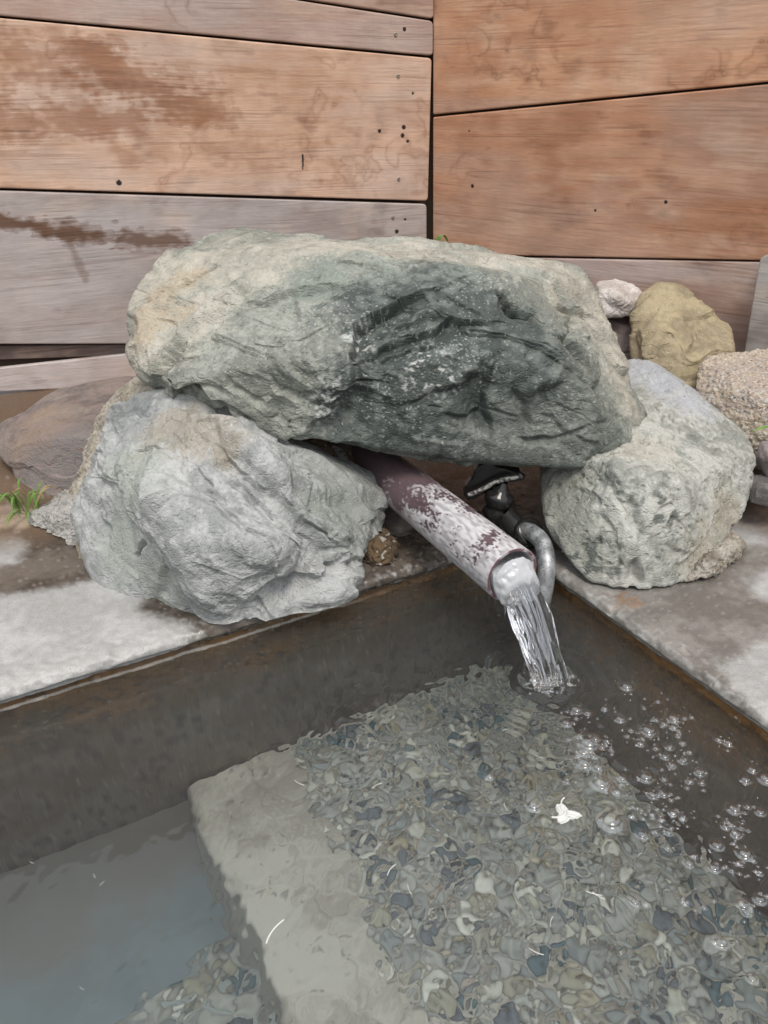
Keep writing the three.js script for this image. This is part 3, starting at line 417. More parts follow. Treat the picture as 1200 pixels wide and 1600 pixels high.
function schist(sd, amp, f = [1, 0, 0], k = 1, big = 1) { // foliated, chipped stone: f is the direction of its layers
  const fl = V(...f).normalize();
  return (x, y, z) => {
    const w = 0.03 * noise(x * 9, y * 9, z * 9 + sd), w2 = 0.03 * noise(x * 9 + 31, y * 9, z * 9 + sd), a = x + w + 0.008 * noise(x * 40, y * 40, z * 40), b = y + w2, c = z + w - w2;
    const t = a * fl.x + b * fl.y + c * fl.z, A = a - 0.72 * t * fl.x, B = b - 0.72 * t * fl.y, C = c - 0.72 * t * fl.z;       // stretched along the layers
    const rg = 0.35 + 0.9 * sstep(-0.15, 0.3, fbm(x * 7 + sd, y * 7, z * 7, 3));                                            // calm and rough places
    let d = 0.008 * big * noise(a * 5, b * 5, c * 5 + sd) + 0.034 * big * cells(A * 5.5, B * 5.5, C * 5.5, sd + 9) + 0.016 * cells(A * 11, B * 11, C * 11, sd) + rg * 0.0085 * cells(A * 26, B * 26, C * 26, sd + 3);
    d += k * rg * (0.0055 * ridged(A * 22, B * 22, C * 22 + sd, 3) + 0.0018 * noise(A * 75, B * 75, C * 75)) + rg * (0.0014 * noise(x * 110, y * 110, z * 110) + 0.0009 * noise(x * 230, y * 230, z * 230));
    d -= 0.006 * sstep(0.045, 0.0, Math.abs(noise(A * 7 + 3, B * 7, C * 7 + sd))) * sstep(0.0, 0.25, noise(x * 9, y * 9 + 5, z * 9 + sd));   // cracks
    return d * amp;
  };
}
const speck = (c, x, y, z, s, amt = 0.7) => { const q = noise(x * 9, y * 9, z * 9 + s); c = mixc(c, [0.66, 0.66, 0.62], amt * 0.6 * sstep(0.42, 0.6, noise(x * 260 + s, y * 260, z * 260) + 0.25 * q)); return mixc(c, [0.05, 0.055, 0.05], amt * 0.7 * sstep(0.45, 0.6, noise(x * 200, y * 200 + s, z * 200) - 0.2 * q)); };

function cells(x, y, z, sd) { // chips: every cell of the stone breaks along a plane of its own
  x -= 0.5; y -= 0.5; z -= 0.5; const X = Math.floor(x), Y = Math.floor(y), Z = Math.floor(z); let best = 9, sec = 9, bx = 0, by = 0, bz = 0, bh = 0, cx = 0, cy = 0, cz = 0, ch = 0;
  for (let k = 0; k <= 1; k++) for (let j = 0; j <= 1; j++) for (let i = 0; i <= 1; i++) { const h = PERM[(PERM[(PERM[(X + i + sd) & 255] + Y + j) & 255] + Z + k) & 255], a = x - X - i - (PERM[h] - 128) / 430, b = y - Y - j - (PERM[h + 91] - 128) / 430, c = z - Z - k - (PERM[h + 173] - 128) / 430, d = a * a + b * b + c * c; if (d < best) { sec = best; cx = bx; cy = by; cz = bz; ch = bh; best = d; bx = a; by = b; bz = c; bh = h; } else if (d < sec) { sec = d; cx = a; cy = b; cz = c; ch = h; } }
  const v = chip(bh, bx, by, bz), t = sstep(0, 0.09, Math.sqrt(sec) - Math.sqrt(best));
  return t >= 1 ? v : lerp((v + chip(ch, cx, cy, cz)) / 2, v, t);
}
function chip(h, x, y, z) { return x * (PERM[h + 11] / 128 - 1) + y * (PERM[h + 57] / 128 - 1) + z * (PERM[h + 129] / 128 - 1) + 0.25 * (PERM[h + 201] / 128 - 1); }
// --- capstone
const cap = {
  n: 250, p: 6,
  pts: pz([[198, 492, -1.50], [206, 560, -1.42], [222, 598, -1.40], [262, 395, -1.62], [300, 377, -1.72], [345, 370, -1.76], [450, 368, -1.78], [600, 384, -1.74], [700, 390, -1.74], [800, 400, -1.70], [888, 430, -1.64],
    [410, 392, -1.56], [560, 410, -1.46], [640, 422, -1.42], [760, 424, -1.40], [850, 440, -1.46], [262, 600, -1.32], [330, 640, -1.29], [400, 666, -1.27], [470, 690, -1.25], [600, 704, -1.27], [700, 714, -1.29], [800, 724, -1.28], [905, 732, -1.25], [950, 716, -1.29], [992, 690, -1.40],
    [1004, 640, -1.42], [922, 474, -1.60], [953, 528, -1.52], [975, 580, -1.47], [470, 560, -1.245], [560, 470, -1.36], [880, 570, -1.285], [940, 640, -1.285], [830, 500, -1.34],
    [300, 560, -1.72], [500, 600, -1.72], [750, 600, -1.72], [930, 600, -1.66], [240, 520, -1.70]]),
  disp: schist(3, 0.85, [0.9, -0.35, 0.2], 1, 0.35), floor: -1,
  feats: [
    { line: [[472, 672], [520, 640], [548, 600], [545, 545], [560, 500], [620, 470], [700, 440]], kind: 'step', w: 0.011, run: 0.10, h: -0.022 },
    { line: [[228, 604], [262, 596], [300, 605], [345, 628], [375, 655]], kind: 'step', w: 0.010, run: 0.09, h: -0.024 },
    { line: [[772, 452], [782, 478], [815, 492], [835, 500], [850, 508]], kind: 'groove', w: 0.012, h: 0.018 },
    { line: [[800, 486], [835, 497]], kind: 'dent', w: 0.018, h: 0.016 },
    { line: [[850, 440], [880, 490], [900, 500], [880, 540], [930, 590], [945, 640]], kind: 'groove', w: 0.014, h: 0.011 },
    { line: [[768, 690], [770, 650], [760, 610], [775, 570], [800, 550]], kind: 'step', w: 0.011, run: 0.07, h: 0.016 },
    { line: [[690, 530], [640, 545], [590, 560]], kind: 'groove', w: 0.010, h: 0.010 },
    { line: [[590, 520], [640, 500], [690, 480]], kind: 'ridge', w: 0.022, h: 0.013 },
    { line: [[800, 690], [860, 690], [920, 670]], kind: 'groove', w: 0.008, h: 0.008 },
    { line: [[420, 482], [450, 475], [462, 500]], kind: 'groove', w: 0.020, h: 0.012 },
    { line: [[255, 480], [300, 440], [340, 415]], kind: 'groove', w: 0.012, h: 0.010 },
    { line: [[240, 590], [290, 520], [350, 470], [400, 430]], kind: 'ridge', w: 0.03, h: 0.014 },
    { line: [[200, 500], [206, 520]], kind: 'dent', w: 0.03, h: 0.016 },
    { line: [[640, 424], [655, 424]], kind: 'dent', w: 0.012, h: 0.006 },
    { line: [[820, 620], [850, 590], [880, 580]], kind: 'ridge', w: 0.02, h: 0.012 }, { line: [[700, 600], [740, 570], [780, 545]], kind: 'ridge', w: 0.022, h: 0.014 }, { line: [[620, 640], [680, 610], [740, 600]], kind: 'groove', w: 0.012, h: 0.008 },
    { line: [[560, 560], [600, 530], [650, 520], [700, 500], [760, 505]], kind: 'step', w: 0.010, run: 0.06, h: -0.016 }, { line: [[690, 640], [730, 650], [760, 640]], kind: 'step', w: 0.010, run: 0.05, h: -0.010 }, { line: [[800, 600], [815, 640], [830, 670]], kind: 'groove', w: 0.012, h: 0.009 }, { line: [[870, 470], [905, 480], [930, 500]], kind: 'step', w: 0.010, run: 0.04, h: -0.012 },
    { line: [[890, 570], [940, 600], [960, 640], [985, 650]], kind: 'step', w: 0.010, run: 0.05, h: 0.012 }, { line: [[330, 540], [360, 600], [420, 640]], kind: 'groove', w: 0.010, h: 0.006 }, { line: [[420, 560], [440, 610], [500, 620]], kind: 'groove', w: 0.010, h: 0.006 }, { line: [[380, 470], [470, 450], [540, 440]], kind: 'step', w: 0.012, run: 0.06, h: -0.012 }, { line: [[300, 625], [360, 640], [400, 660]], kind: 'groove', w: 0.010, h: 0.008 } ],
  spots: [[600, 500, 0.10, 'dark'], [680, 470, 0.11, 'dark'], [740, 500, 0.10, 'dark'], [640, 540, 0.13, 'dark'], [760, 560, 0.10, 'dark'], [700, 600, 0.12, 'dark'], [590, 620, 0.10, 'dark'], [660, 660, 0.11, 'mid'], [780, 640, 0.13, 'mid'], [870, 640, 0.14, 'mid'], [560, 680, 0.09, 'mid'], [860, 560, 0.12, 'mid'], [800, 690, 0.13, 'mid'], [920, 690, 0.10, 'mid'], [700, 690, 0.1, 'mid'], [800, 520, 0.07, 'dark'], [840, 580, 0.05, 'dark'], [560, 470, 0.05, 'dark'], [530, 640, 0.05, 'mid'],
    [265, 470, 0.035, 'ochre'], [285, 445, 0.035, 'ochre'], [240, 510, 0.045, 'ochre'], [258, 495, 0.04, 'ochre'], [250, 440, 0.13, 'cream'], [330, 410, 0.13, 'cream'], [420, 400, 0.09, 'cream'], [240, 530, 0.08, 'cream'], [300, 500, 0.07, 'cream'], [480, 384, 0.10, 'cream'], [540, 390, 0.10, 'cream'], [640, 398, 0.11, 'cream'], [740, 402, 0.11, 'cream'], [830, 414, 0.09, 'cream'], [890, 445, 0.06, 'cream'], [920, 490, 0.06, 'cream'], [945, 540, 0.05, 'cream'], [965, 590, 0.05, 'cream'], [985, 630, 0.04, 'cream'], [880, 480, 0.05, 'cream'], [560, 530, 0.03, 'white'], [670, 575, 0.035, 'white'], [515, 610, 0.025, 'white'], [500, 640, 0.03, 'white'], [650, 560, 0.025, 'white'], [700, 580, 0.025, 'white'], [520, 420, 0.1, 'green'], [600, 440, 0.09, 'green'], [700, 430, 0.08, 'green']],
  col: (x, y, z, nx, ny, nz, near) => {
    const n = fbm(x * 9, y * 12, z * 9, 4), m = noise(x * 45, y * 60, z * 45), f = noise(x * 130, y * 150, z * 130);
    let c = mixc([0.335, 0.345, 0.30], [0.18, 0.19, 0.165], sstep(-0.35, 0.4, n + 0.4 * m + 0.3 * f));
    c = mixc(c, mixc([0.16, 0.20, 0.175], [0.24, 0.29, 0.25], sstep(-0.2, 0.2, m)), 0.55 * near(x, y, z, 'green'));
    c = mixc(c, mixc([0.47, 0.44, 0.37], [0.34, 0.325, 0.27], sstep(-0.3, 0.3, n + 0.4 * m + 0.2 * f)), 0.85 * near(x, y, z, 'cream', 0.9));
    c = mixc(c, mixc([0.10, 0.115, 0.10], [0.19, 0.205, 0.18], sstep(-0.2, 0.35, n + 0.4 * m + 0.3 * f)), 0.95 * near(x, y, z, 'mid'));
    c = mixc(c, mixc([0.045, 0.058, 0.052], [0.13, 0.15, 0.135], sstep(-0.1, 0.4, m * 0.7 + 0.4 * n + 0.2 * f)), near(x, y, z, 'dark'));
    c = mixc(c, [0.40, 0.31, 0.20], 0.55 * near(x, y, z, 'ochre', 1.2));
    c = mixc(c, [0.6, 0.6, 0.57], 0.7 * near(x, y, z, 'white', 1.3) * sstep(0.1, 0.4, f + m * 0.7));
    return speck(c, x, y, z, 2, 0.6);
  },
};
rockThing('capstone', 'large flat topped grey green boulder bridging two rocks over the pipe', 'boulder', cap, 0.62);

// --- left support
rockThing('boulder', 'pale grey rough boulder under the left end of the capstone, overhanging the water', 'boulder', {
  n: 210, p: 6,
  pts: pz([[128, 742, -1.24], [126, 800, -1.22], [142, 868, -1.17], [178, 928, -1.12], [248, 966, -1.05], [338, 980, -1.01], [430, 968, -1.02], [520, 950, -1.06], [546, 918, -1.10], [578, 840, -1.19], [598, 790, -1.27], [588, 750, -1.34], [500, 700, -1.45], [300, 610, -1.45], [250, 620, -1.40], [205, 628, -1.38], [170, 668, -1.32], [320, 655, -1.22], [380, 700, -1.15], [450, 760, -1.11], [520, 830, -1.09], [250, 740, -1.10], [280, 850, -1.02], [420, 860, -1.035], [480, 765, -1.22], [340, 690, -1.17],
    [200, 800, -1.6], [400, 800, -1.62], [540, 800, -1.5]]),
  disp: schist(11, 0.95, [0.72, -0.6, 0.35], 1.3), floor: 0.001,
  feats: [{ line: [[320, 660], [390, 705], [460, 765], [525, 832]], kind: 'ridge', w: 0.03, h: 0.014 }, { line: [[330, 690], [400, 745], [470, 800], [530, 850]], kind: 'step', w: 0.011, run: 0.05, h: -0.010 }, { line: [[345, 730], [420, 800], [500, 860]], kind: 'groove', w: 0.012, h: 0.008 }, { line: [[300, 740], [380, 830], [460, 890]], kind: 'groove', w: 0.012, h: 0.006 }, { line: [[480, 770], [520, 790], [590, 800]], kind: 'dent', w: 0.05, h: 0.018 }, { line: [[400, 925], [430, 900], [500, 895], [540, 870]], kind: 'step', w: 0.011, run: 0.06, h: -0.018 }, { line: [[160, 720], [150, 800], [170, 870]], kind: 'groove', w: 0.014, h: 0.008 }, { line: [[195, 870], [225, 855]], kind: 'groove', w: 0.008, h: 0.008 }, { line: [[250, 700], [240, 760], [260, 800]], kind: 'ridge', w: 0.03, h: 0.010 }, { line: [[250, 880], [235, 930]], kind: 'step', w: 0.011, run: 0.05, h: 0.008 }],
  spots: [[205, 643, 0.045, 'dark'], [270, 660, 0.06, 'tan'], [310, 680, 0.05, 'tan'], [350, 705, 0.03, 'tan'], [200, 740, 0.08, 'green'], [190, 840, 0.07, 'green'], [240, 900, 0.05, 'green'], [540, 790, 0.10, 'green2']],
  col: (x, y, z, nx, ny, nz, near) => {
    const n = fbm(x * 11, y * 11, z * 11, 4), m = noise(x * 50, y * 50, z * 50), f = noise(x * 140, y * 140, z * 140);
    let c = mixc([0.43, 0.435, 0.425], [0.26, 0.27, 0.262], sstep(-0.35, 0.4, n + 0.4 * m + 0.35 * f));
    c = mixc(c, [0.30, 0.325, 0.285], 0.7 * near(x, y, z, 'green')); c = mixc(c, mixc([0.2, 0.215, 0.19], [0.27, 0.285, 0.26], sstep(-0.2, 0.2, m)), 0.85 * near(x, y, z, 'green2'));
    c = mixc(c, [0.30, 0.255, 0.19], 0.65 * near(x, y, z, 'tan')); c = mixc(c, mixc([0.09, 0.105, 0.11], [0.19, 0.205, 0.205], sstep(-0.1, 0.4, m + n)), 0.8 * near(x, y, z, 'dark'));
    return speck(c, x, y, z, 5, 0.45);
  } }, 0.75);

// --- right support
rockThing('boulder', 'pale pitted grey boulder under the right end of the capstone', 'boulder', {
  n: 200, p: 6,
  pts: pz([[850, 730, -1.34], [856, 800, -1.26], [882, 862, -1.18], [918, 900, -1.13], [985, 918, -1.10], [1042, 916, -1.11], [1100, 886, -1.15], [1142, 840, -1.22], [1168, 788, -1.30], [1182, 716, -1.38], [1168, 682, -1.44], [1120, 645, -1.52], [1072, 608, -1.62], [1030, 578, -1.68], [985, 562, -1.70], [930, 640, -1.6], [960, 740, -1.19], [1040, 760, -1.17], [1110, 740, -1.25], [990, 850, -1.115], [1060, 650, -1.42], [900, 760, -1.26],
    [900, 700, -1.62], [1000, 700, -1.85], [1120, 700, -1.75], [880, 800, -1.5]]),
  disp: (() => { const s = schist(23, 0.42, [0.5, -0.7, 0.4]); return (x, y, z, nx, ny, nz) => s(x, y, z, nx, ny, nz) - 0.006 * sstep(0.3, 0.6, noise(x * 40, y * 40, z * 40)) - 0.003 * sstep(0.3, 0.6, noise(x * 85, y * 85, z * 85 + 3)) + 0.004 * ridged(x * 22, y * 22, z * 22, 2); })(), floor: 0.001,
  feats: [{ line: [[985, 720], [985, 790], [1000, 850]], kind: 'groove', w: 0.016, h: 0.009 }, { line: [[1125, 790], [1090, 850], [1060, 880]], kind: 'step', w: 0.008, run: 0.07, h: 0.016 }, { line: [[985, 870], [990, 905], [995, 920]], kind: 'groove', w: 0.014, h: 0.014 }, { line: [[1030, 640], [1060, 665], [1120, 690]], kind: 'step', w: 0.011, run: 0.05, h: -0.010 }, { line: [[940, 800], [960, 850], [985, 880]], kind: 'groove', w: 0.012, h: 0.006 }, { line: [[1020, 790], [1045, 785]], kind: 'groove', w: 0.008, h: 0.006 }],
  spots: [[1000, 580, 0.07, 'blue'], [1040, 600, 0.07, 'blue'], [1080, 630, 0.05, 'blue'], [880, 780, 0.08, 'olive'], [900, 840, 0.06, 'olive'], [870, 740, 0.08, 'olive'], [1110, 860, 0.06, 'tan'], [1140, 800, 0.05, 'tan'], [1030, 800, 0.03, 'dark'], [1060, 830, 0.02, 'dark'], [920, 880, 0.05, 'dark'], [1000, 700, 0.06, 'tan2']],
  col: (x, y, z, nx, ny, nz, near) => {
    const n = fbm(x * 11, y * 11, z * 11, 4), m = noise(x * 50, y * 50, z * 50), f = noise(x * 140, y * 140, z * 140);
    let c = mixc([0.45, 0.45, 0.41], [0.24, 0.25, 0.222], sstep(-0.3, 0.4, n + 0.4 * m + 0.35 * f));
    c = mixc(c, [0.40, 0.42, 0.46], 0.8 * near(x, y, z, 'blue')); c = mixc(c, [0.26, 0.265, 0.22], 0.7 * near(x, y, z, 'olive')); c = mixc(c, [0.32, 0.28, 0.21], 0.6 * near(x, y, z, 'tan')); c = mixc(c, [0.45, 0.42, 0.35], 0.5 * near(x, y, z, 'tan2'));
    c = mixc(c, [0.08, 0.09, 0.08], 0.8 * near(x, y, z, 'dark') * sstep(0, 0.3, m + 0.4 * f));
    return speck(c, x, y, z, 8, 0.6);
  } }, 0.72);

// --- the smaller rocks around
const plain = (a, b, sd, sp = 0.5, freq = 12) => (x, y, z) => { const n = fbm(x * freq, y * freq, z * freq + sd, 4), m = noise(x * 60, y * 60, z * 60 + sd); return speck(mixc(a, b, sstep(-0.3, 0.3, n + 0.3 * m)), x, y, z, sd, sp); };
rockThing('boulder', 'smooth purplish brown boulder at the far left by the fence', 'boulder', { n: 110, p: 5,
  pts: pz([[-6, 700, -1.62], [0, 668, -1.70], [40, 640, -1.76], [110, 605, -1.84], [190, 588, -1.88], [240, 600, -1.85], [230, 680, -1.55], [190, 740, -1.48], [150, 770, -1.46], [90, 795, -1.46], [55, 780, -1.48], [22, 740, -1.54], [30, 690, -1.56], [120, 680, -1.50], [100, 700, -1.95], [200, 700, -1.95]]),
  disp: schist(31, 0.45, [0.9, 0.3, 0], 1, 0.5), floor: 0.001, spots: [[60, 690, 0.09, 'tan'], [70, 650, 0.06, 'tan'], [110, 730, 0.10, 'blue'], [60, 740, 0.06, 'blue']],
  col: (x, y, z, nx, ny, nz, near) => { const n = fbm(x * 10, y * 20, z * 10, 4), m = noise(x * 70, y * 110, z * 70); let c = mixc([0.245, 0.20, 0.175], [0.15, 0.122, 0.115], sstep(-0.3, 0.3, n + 0.3 * m)); c = mixc(c, [0.32, 0.23, 0.16], 0.5 * near(x, y, z, 'tan')); c = mixc(c, [0.18, 0.165, 0.165], 0.7 * near(x, y, z, 'blue')); return mixc(c, [0.26, 0.2, 0.18], 0.6 * sstep(0.1, 0.4, noise(x * 30, y * 70, z * 30))); } }, 0.7);
rockThing('boulder', 'upright ochre boulder before the right fence', 'boulder', { n: 110, p: 5,
  pts: pz([[983, 545, -1.86], [984, 500, -1.90], [1000, 465, -1.94], [1030, 447, -1.96], [1060, 450, -1.95], [1105, 485, -1.90], [1138, 522, -1.86], [1135, 560, -1.80], [1090, 620, -1.72], [1050, 640, -1.72], [1000, 620, -1.74], [1045, 520, -1.80], [1040, 560, -1.76], [1060, 540, -2.2], [1000, 560, -2.1]]),
  disp: schist(41, 0.55), feats: [{ line: [[1075, 500], [1085, 545], [1070, 560]], kind: 'groove', w: 0.014, h: 0.010 }],
  col: plain([0.42, 0.35, 0.22], [0.27, 0.22, 0.14], 4, 0.4) }, 0.75);
rockThing('boulder', 'pinkish speckled granite boulder at the right edge', 'boulder', { n: 120, p: 5,
  pts: pz([[1086, 600, -1.66], [1092, 570, -1.70], [1130, 550, -1.74], [1180, 546, -1.76], [1240, 540, -1.74], [1300, 580, -1.66], [1300, 680, -1.5], [1230, 740, -1.46], [1180, 735, -1.48], [1120, 700, -1.54], [1090, 640, -1.62], [1180, 620, -1.54], [1240, 640, -1.48], [1200, 640, -2.0], [1120, 620, -1.95]]),
  disp: (x, y, z) => 0.012 * noise(x * 8, y * 8, z * 8) + 0.004 * noise(x * 40, y * 40, z * 40) + 0.0035 * noise(x * 110, y * 110, z * 110) + 0.0014 * noise(x * 250, y * 250, z * 250), floor: 0.001,
  col: (x, y, z) => { const m = noise(x * 190, y * 190, z * 190), n = fbm(x * 12, y * 12, z * 12, 3), f = noise(x * 150 + 8, y * 150, z * 150); let c = mixc([0.45, 0.375, 0.29], [0.37, 0.31, 0.27], sstep(-0.2, 0.2, n)); c = mixc(c, [0.52, 0.50, 0.46], sstep(0.1, 0.3, m)); c = mixc(c, [0.38, 0.26, 0.15], 0.5 * sstep(0.15, 0.35, f)); return mixc(c, [0.10, 0.085, 0.075], 0.8 * sstep(0.36, 0.5, noise(x * 200, y * 200 + 5, z * 200))); } }, 0.8);
rockThing('stone', 'white lumpy quartz stone perched behind the capstone', 'stone', { n: 70, p: 4,
  pts: pz([[922, 470, -2.02], [930, 442, -2.04], [948, 438, -2.04], [965, 446, -2.03], [985, 445, -2.02], [998, 452, -2.02], [1004, 474, -1.98], [985, 490, -1.96], [950, 495, -1.95], [925, 490, -1.98], [960, 465, -1.94], [960, 460, -2.12], [940, 480, -2.1], [990, 480, -2.08]]),
  disp: (x, y, z) => 0.010 * noise(x * 28, y * 28, z * 28) + 0.004 * ridged(x * 45, y * 45, z * 45, 2) + 0.0015 * noise(x * 120, y * 120, z * 120), col: plain([0.66, 0.62, 0.58], [0.47, 0.42, 0.385], 6, 0.4, 20) }, 0.75);
rockThing('stone', 'purple brown stone under the white quartz stone', 'stone', { n: 50, p: 5, pts: pz([[900, 540, -1.95], [900, 505, -2.0], [935, 500, -2.0], [990, 502, -2.0], [1000, 545, -1.94], [990, 600, -1.88], [930, 620, -1.86], [900, 600, -1.9], [940, 560, -1.9], [940, 560, -2.2], [990, 560, -2.2]]), disp: schist(51, 0.4), col: plain([0.22, 0.17, 0.16], [0.13, 0.10, 0.10], 8, 0.3) }, 0.8);
rockThing('stone', 'small pale grey stone behind the right shoulder of the capstone', 'stone', { n: 30, p: 4, pts: pz([[876, 428, -1.98], [882, 420, -2.0], [892, 421, -2.0], [897, 432, -1.98], [890, 455, -1.96], [876, 455, -1.97], [886, 435, -1.95], [886, 438, -2.05]]), disp: (x, y, z) => 0.003 * noise(x * 60, y * 60, z * 60), col: plain([0.42, 0.40, 0.37], [0.3, 0.28, 0.26], 9) }, 0.8);
rockThing('boulder', 'brown boulder buried behind the white quartz stone', 'boulder', { n: 50, p: 5, pts: pz([[860, 500, -2.1], [880, 455, -2.14], [960, 490, -2.14], [1000, 500, -2.12], [1010, 640, -1.95], [860, 640, -1.95], [900, 560, -2.05], [900, 560, -2.3], [1000, 560, -2.3]]), disp: schist(61, 0.5), floor: 0.001, col: plain([0.2, 0.15, 0.125], [0.12, 0.09, 0.08], 10, 0.3) }, 0.85);
rockThing('stone', 'dark flat cobble at the right edge below the granite boulder', 'stone', { n: 50, p: 4, pts: pz([[1164, 758, -1.36], [1172, 742, -1.40], [1200, 738, -1.42], [1240, 745, -1.40], [1245, 780, -1.32], [1210, 795, -1.30], [1170, 785, -1.32], [1200, 760, -1.30], [1200, 760, -1.5]]), disp: schist(71, 0.3), floor: 0.001, col: plain([0.20, 0.185, 0.175], [0.11, 0.10, 0.10], 12, 0.5) }, 0.7);
rockThing('stone', 'rounded mauve grey cobble at the right edge by the leaf', 'stone', { n: 40, p: 4, pts: pz([[1180, 715, -1.44], [1190, 690, -1.46], [1225, 690, -1.46], [1235, 730, -1.40], [1200, 745, -1.39], [1205, 715, -1.38], [1205, 715, -1.55]]), disp: schist(81, 0.25), col: plain([0.36, 0.30, 0.28], [0.25, 0.21, 0.21], 13, 0.4) }, 0.75);

// --- mortar: crumbly sand and gravel fill
function mortarGeo(pts, sd, a, b, n = 60, p = 3) { return rock({ n, p, pts: pz(pts), floor: 0.0015, disp: (x, y, z) => 0.011 * noise(x * 20, y * 20, z * 20 + sd) + 0.007 * fbm(x * 48, y * 48, z * 48 + sd, 3) + 0.005 * ridged(x * 70, y * 70, z * 70, 2) + 0.003 * noise(x * 150, y * 150, z * 150),
  col: (x, y, z) => { const m = noise(x * 130, y * 130, z * 130 + sd), f = fbm(x * 30, y * 30, z * 30, 3); let c = mixc(a, b, sstep(-0.3, 0.3, f + 0.4 * m)); c = mixc(c, [0.58, 0.55, 0.48], 0.6 * sstep(0.35, 0.5, m)); return mixc(c, [0.09, 0.075, 0.06], 0.55 * sstep(0.38, 0.5, noise(x * 100, y * 100 + 4, z * 100))); } }); }
function mortar(label, geos, category = 'mortar') { const g = mergeGeometries(geos), p = place(g), m = mesh('mortar_fill', g, stone(0.92, 1.3)); m.position.copy(p); return tag(m, label, category); }
const MA = [0.42, 0.385, 0.32], MB = [0.27, 0.24, 0.19], GA = [0.40, 0.385, 0.36], GB = [0.26, 0.25, 0.235];
mortar('rough sandy mortar between the purple boulder and the left boulder', [
  mortarGeo([[48, 808, -1.36], [70, 788, -1.40], [120, 768, -1.42], [150, 790, -1.3], [150, 860, -1.24], [100, 850, -1.28], [60, 825, -1.33], [150, 770, -1.5], [110, 800, -1.30]], 2, GA, GB, 90),
  mortarGeo([[118, 775, -1.40], [128, 720, -1.46], [150, 680, -1.5], [180, 690, -1.36], [170, 760, -1.30], [150, 830, -1.26], [120, 810, -1.32], [170, 730, -1.6], [160, 740, -1.55], [140, 750, -1.32]], 4, MA, MB, 80),
  mortarGeo([[138, 700, -1.5], [160, 648, -1.54], [188, 612, -1.58], [225, 588, -1.58], [250, 605, -1.46], [215, 640, -1.42], [180, 690, -1.40], [200, 640, -1.66], [170, 660, -1.44]], 6, MA, MB, 80)]);
mortar('strip of brown gritty mortar along the foot of the left boulder', [mortarGeo([[120, 850, -1.235], [150, 880, -1.19], [190, 935, -1.10], [165, 930, -1.12], [135, 890, -1.185], [180, 900, -1.18], [170, 880, -1.22]], 8, [0.27, 0.235, 0.18], [0.17, 0.14, 0.10], 50)]);
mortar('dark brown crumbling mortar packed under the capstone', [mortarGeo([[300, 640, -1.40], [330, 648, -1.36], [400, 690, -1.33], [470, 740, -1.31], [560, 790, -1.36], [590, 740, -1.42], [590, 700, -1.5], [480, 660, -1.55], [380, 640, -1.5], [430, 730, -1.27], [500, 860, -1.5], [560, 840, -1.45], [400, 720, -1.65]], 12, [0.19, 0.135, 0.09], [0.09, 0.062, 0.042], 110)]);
mortar('clump of rusty brown crust between the left boulder and the pipe', [mortarGeo([[562, 895, -1.20], [575, 840, -1.24], [600, 822, -1.27], [618, 850, -1.23], [612, 880, -1.19], [585, 893, -1.18], [590, 850, -1.2], [590, 860, -1.32]], 14, [0.13, 0.085, 0.045], [0.06, 0.04, 0.025], 50)]);
mortar('lump of pale mortar at the right foot of the pitted boulder', [mortarGeo([[1070, 905, -1.13], [1095, 880, -1.17], [1135, 838, -1.24], [1152, 835, -1.25], [1158, 862, -1.20], [1130, 890, -1.15], [1090, 908, -1.12], [1120, 870, -1.15], [1110, 880, -1.26]], 16, [0.38, 0.35, 0.30], [0.22, 0.19, 0.15], 70)]);
rockThing('boulder', 'boulder tucked in the recess left of the pipe', 'boulder', { n: 60, p: 5, pts: pz([[560, 780, -1.40], [600, 760, -1.42], [640, 790, -1.36], [660, 840, -1.31], [640, 868, -1.28], [600, 880, -1.28], [560, 860, -1.34], [620, 820, -1.30], [600, 820, -1.55], [560, 820, -1.5]]), disp: schist(91, 0.4), floor: 0.001, col: plain([0.24, 0.21, 0.18], [0.15, 0.13, 0.11], 15, 0.3) }, 0.8);

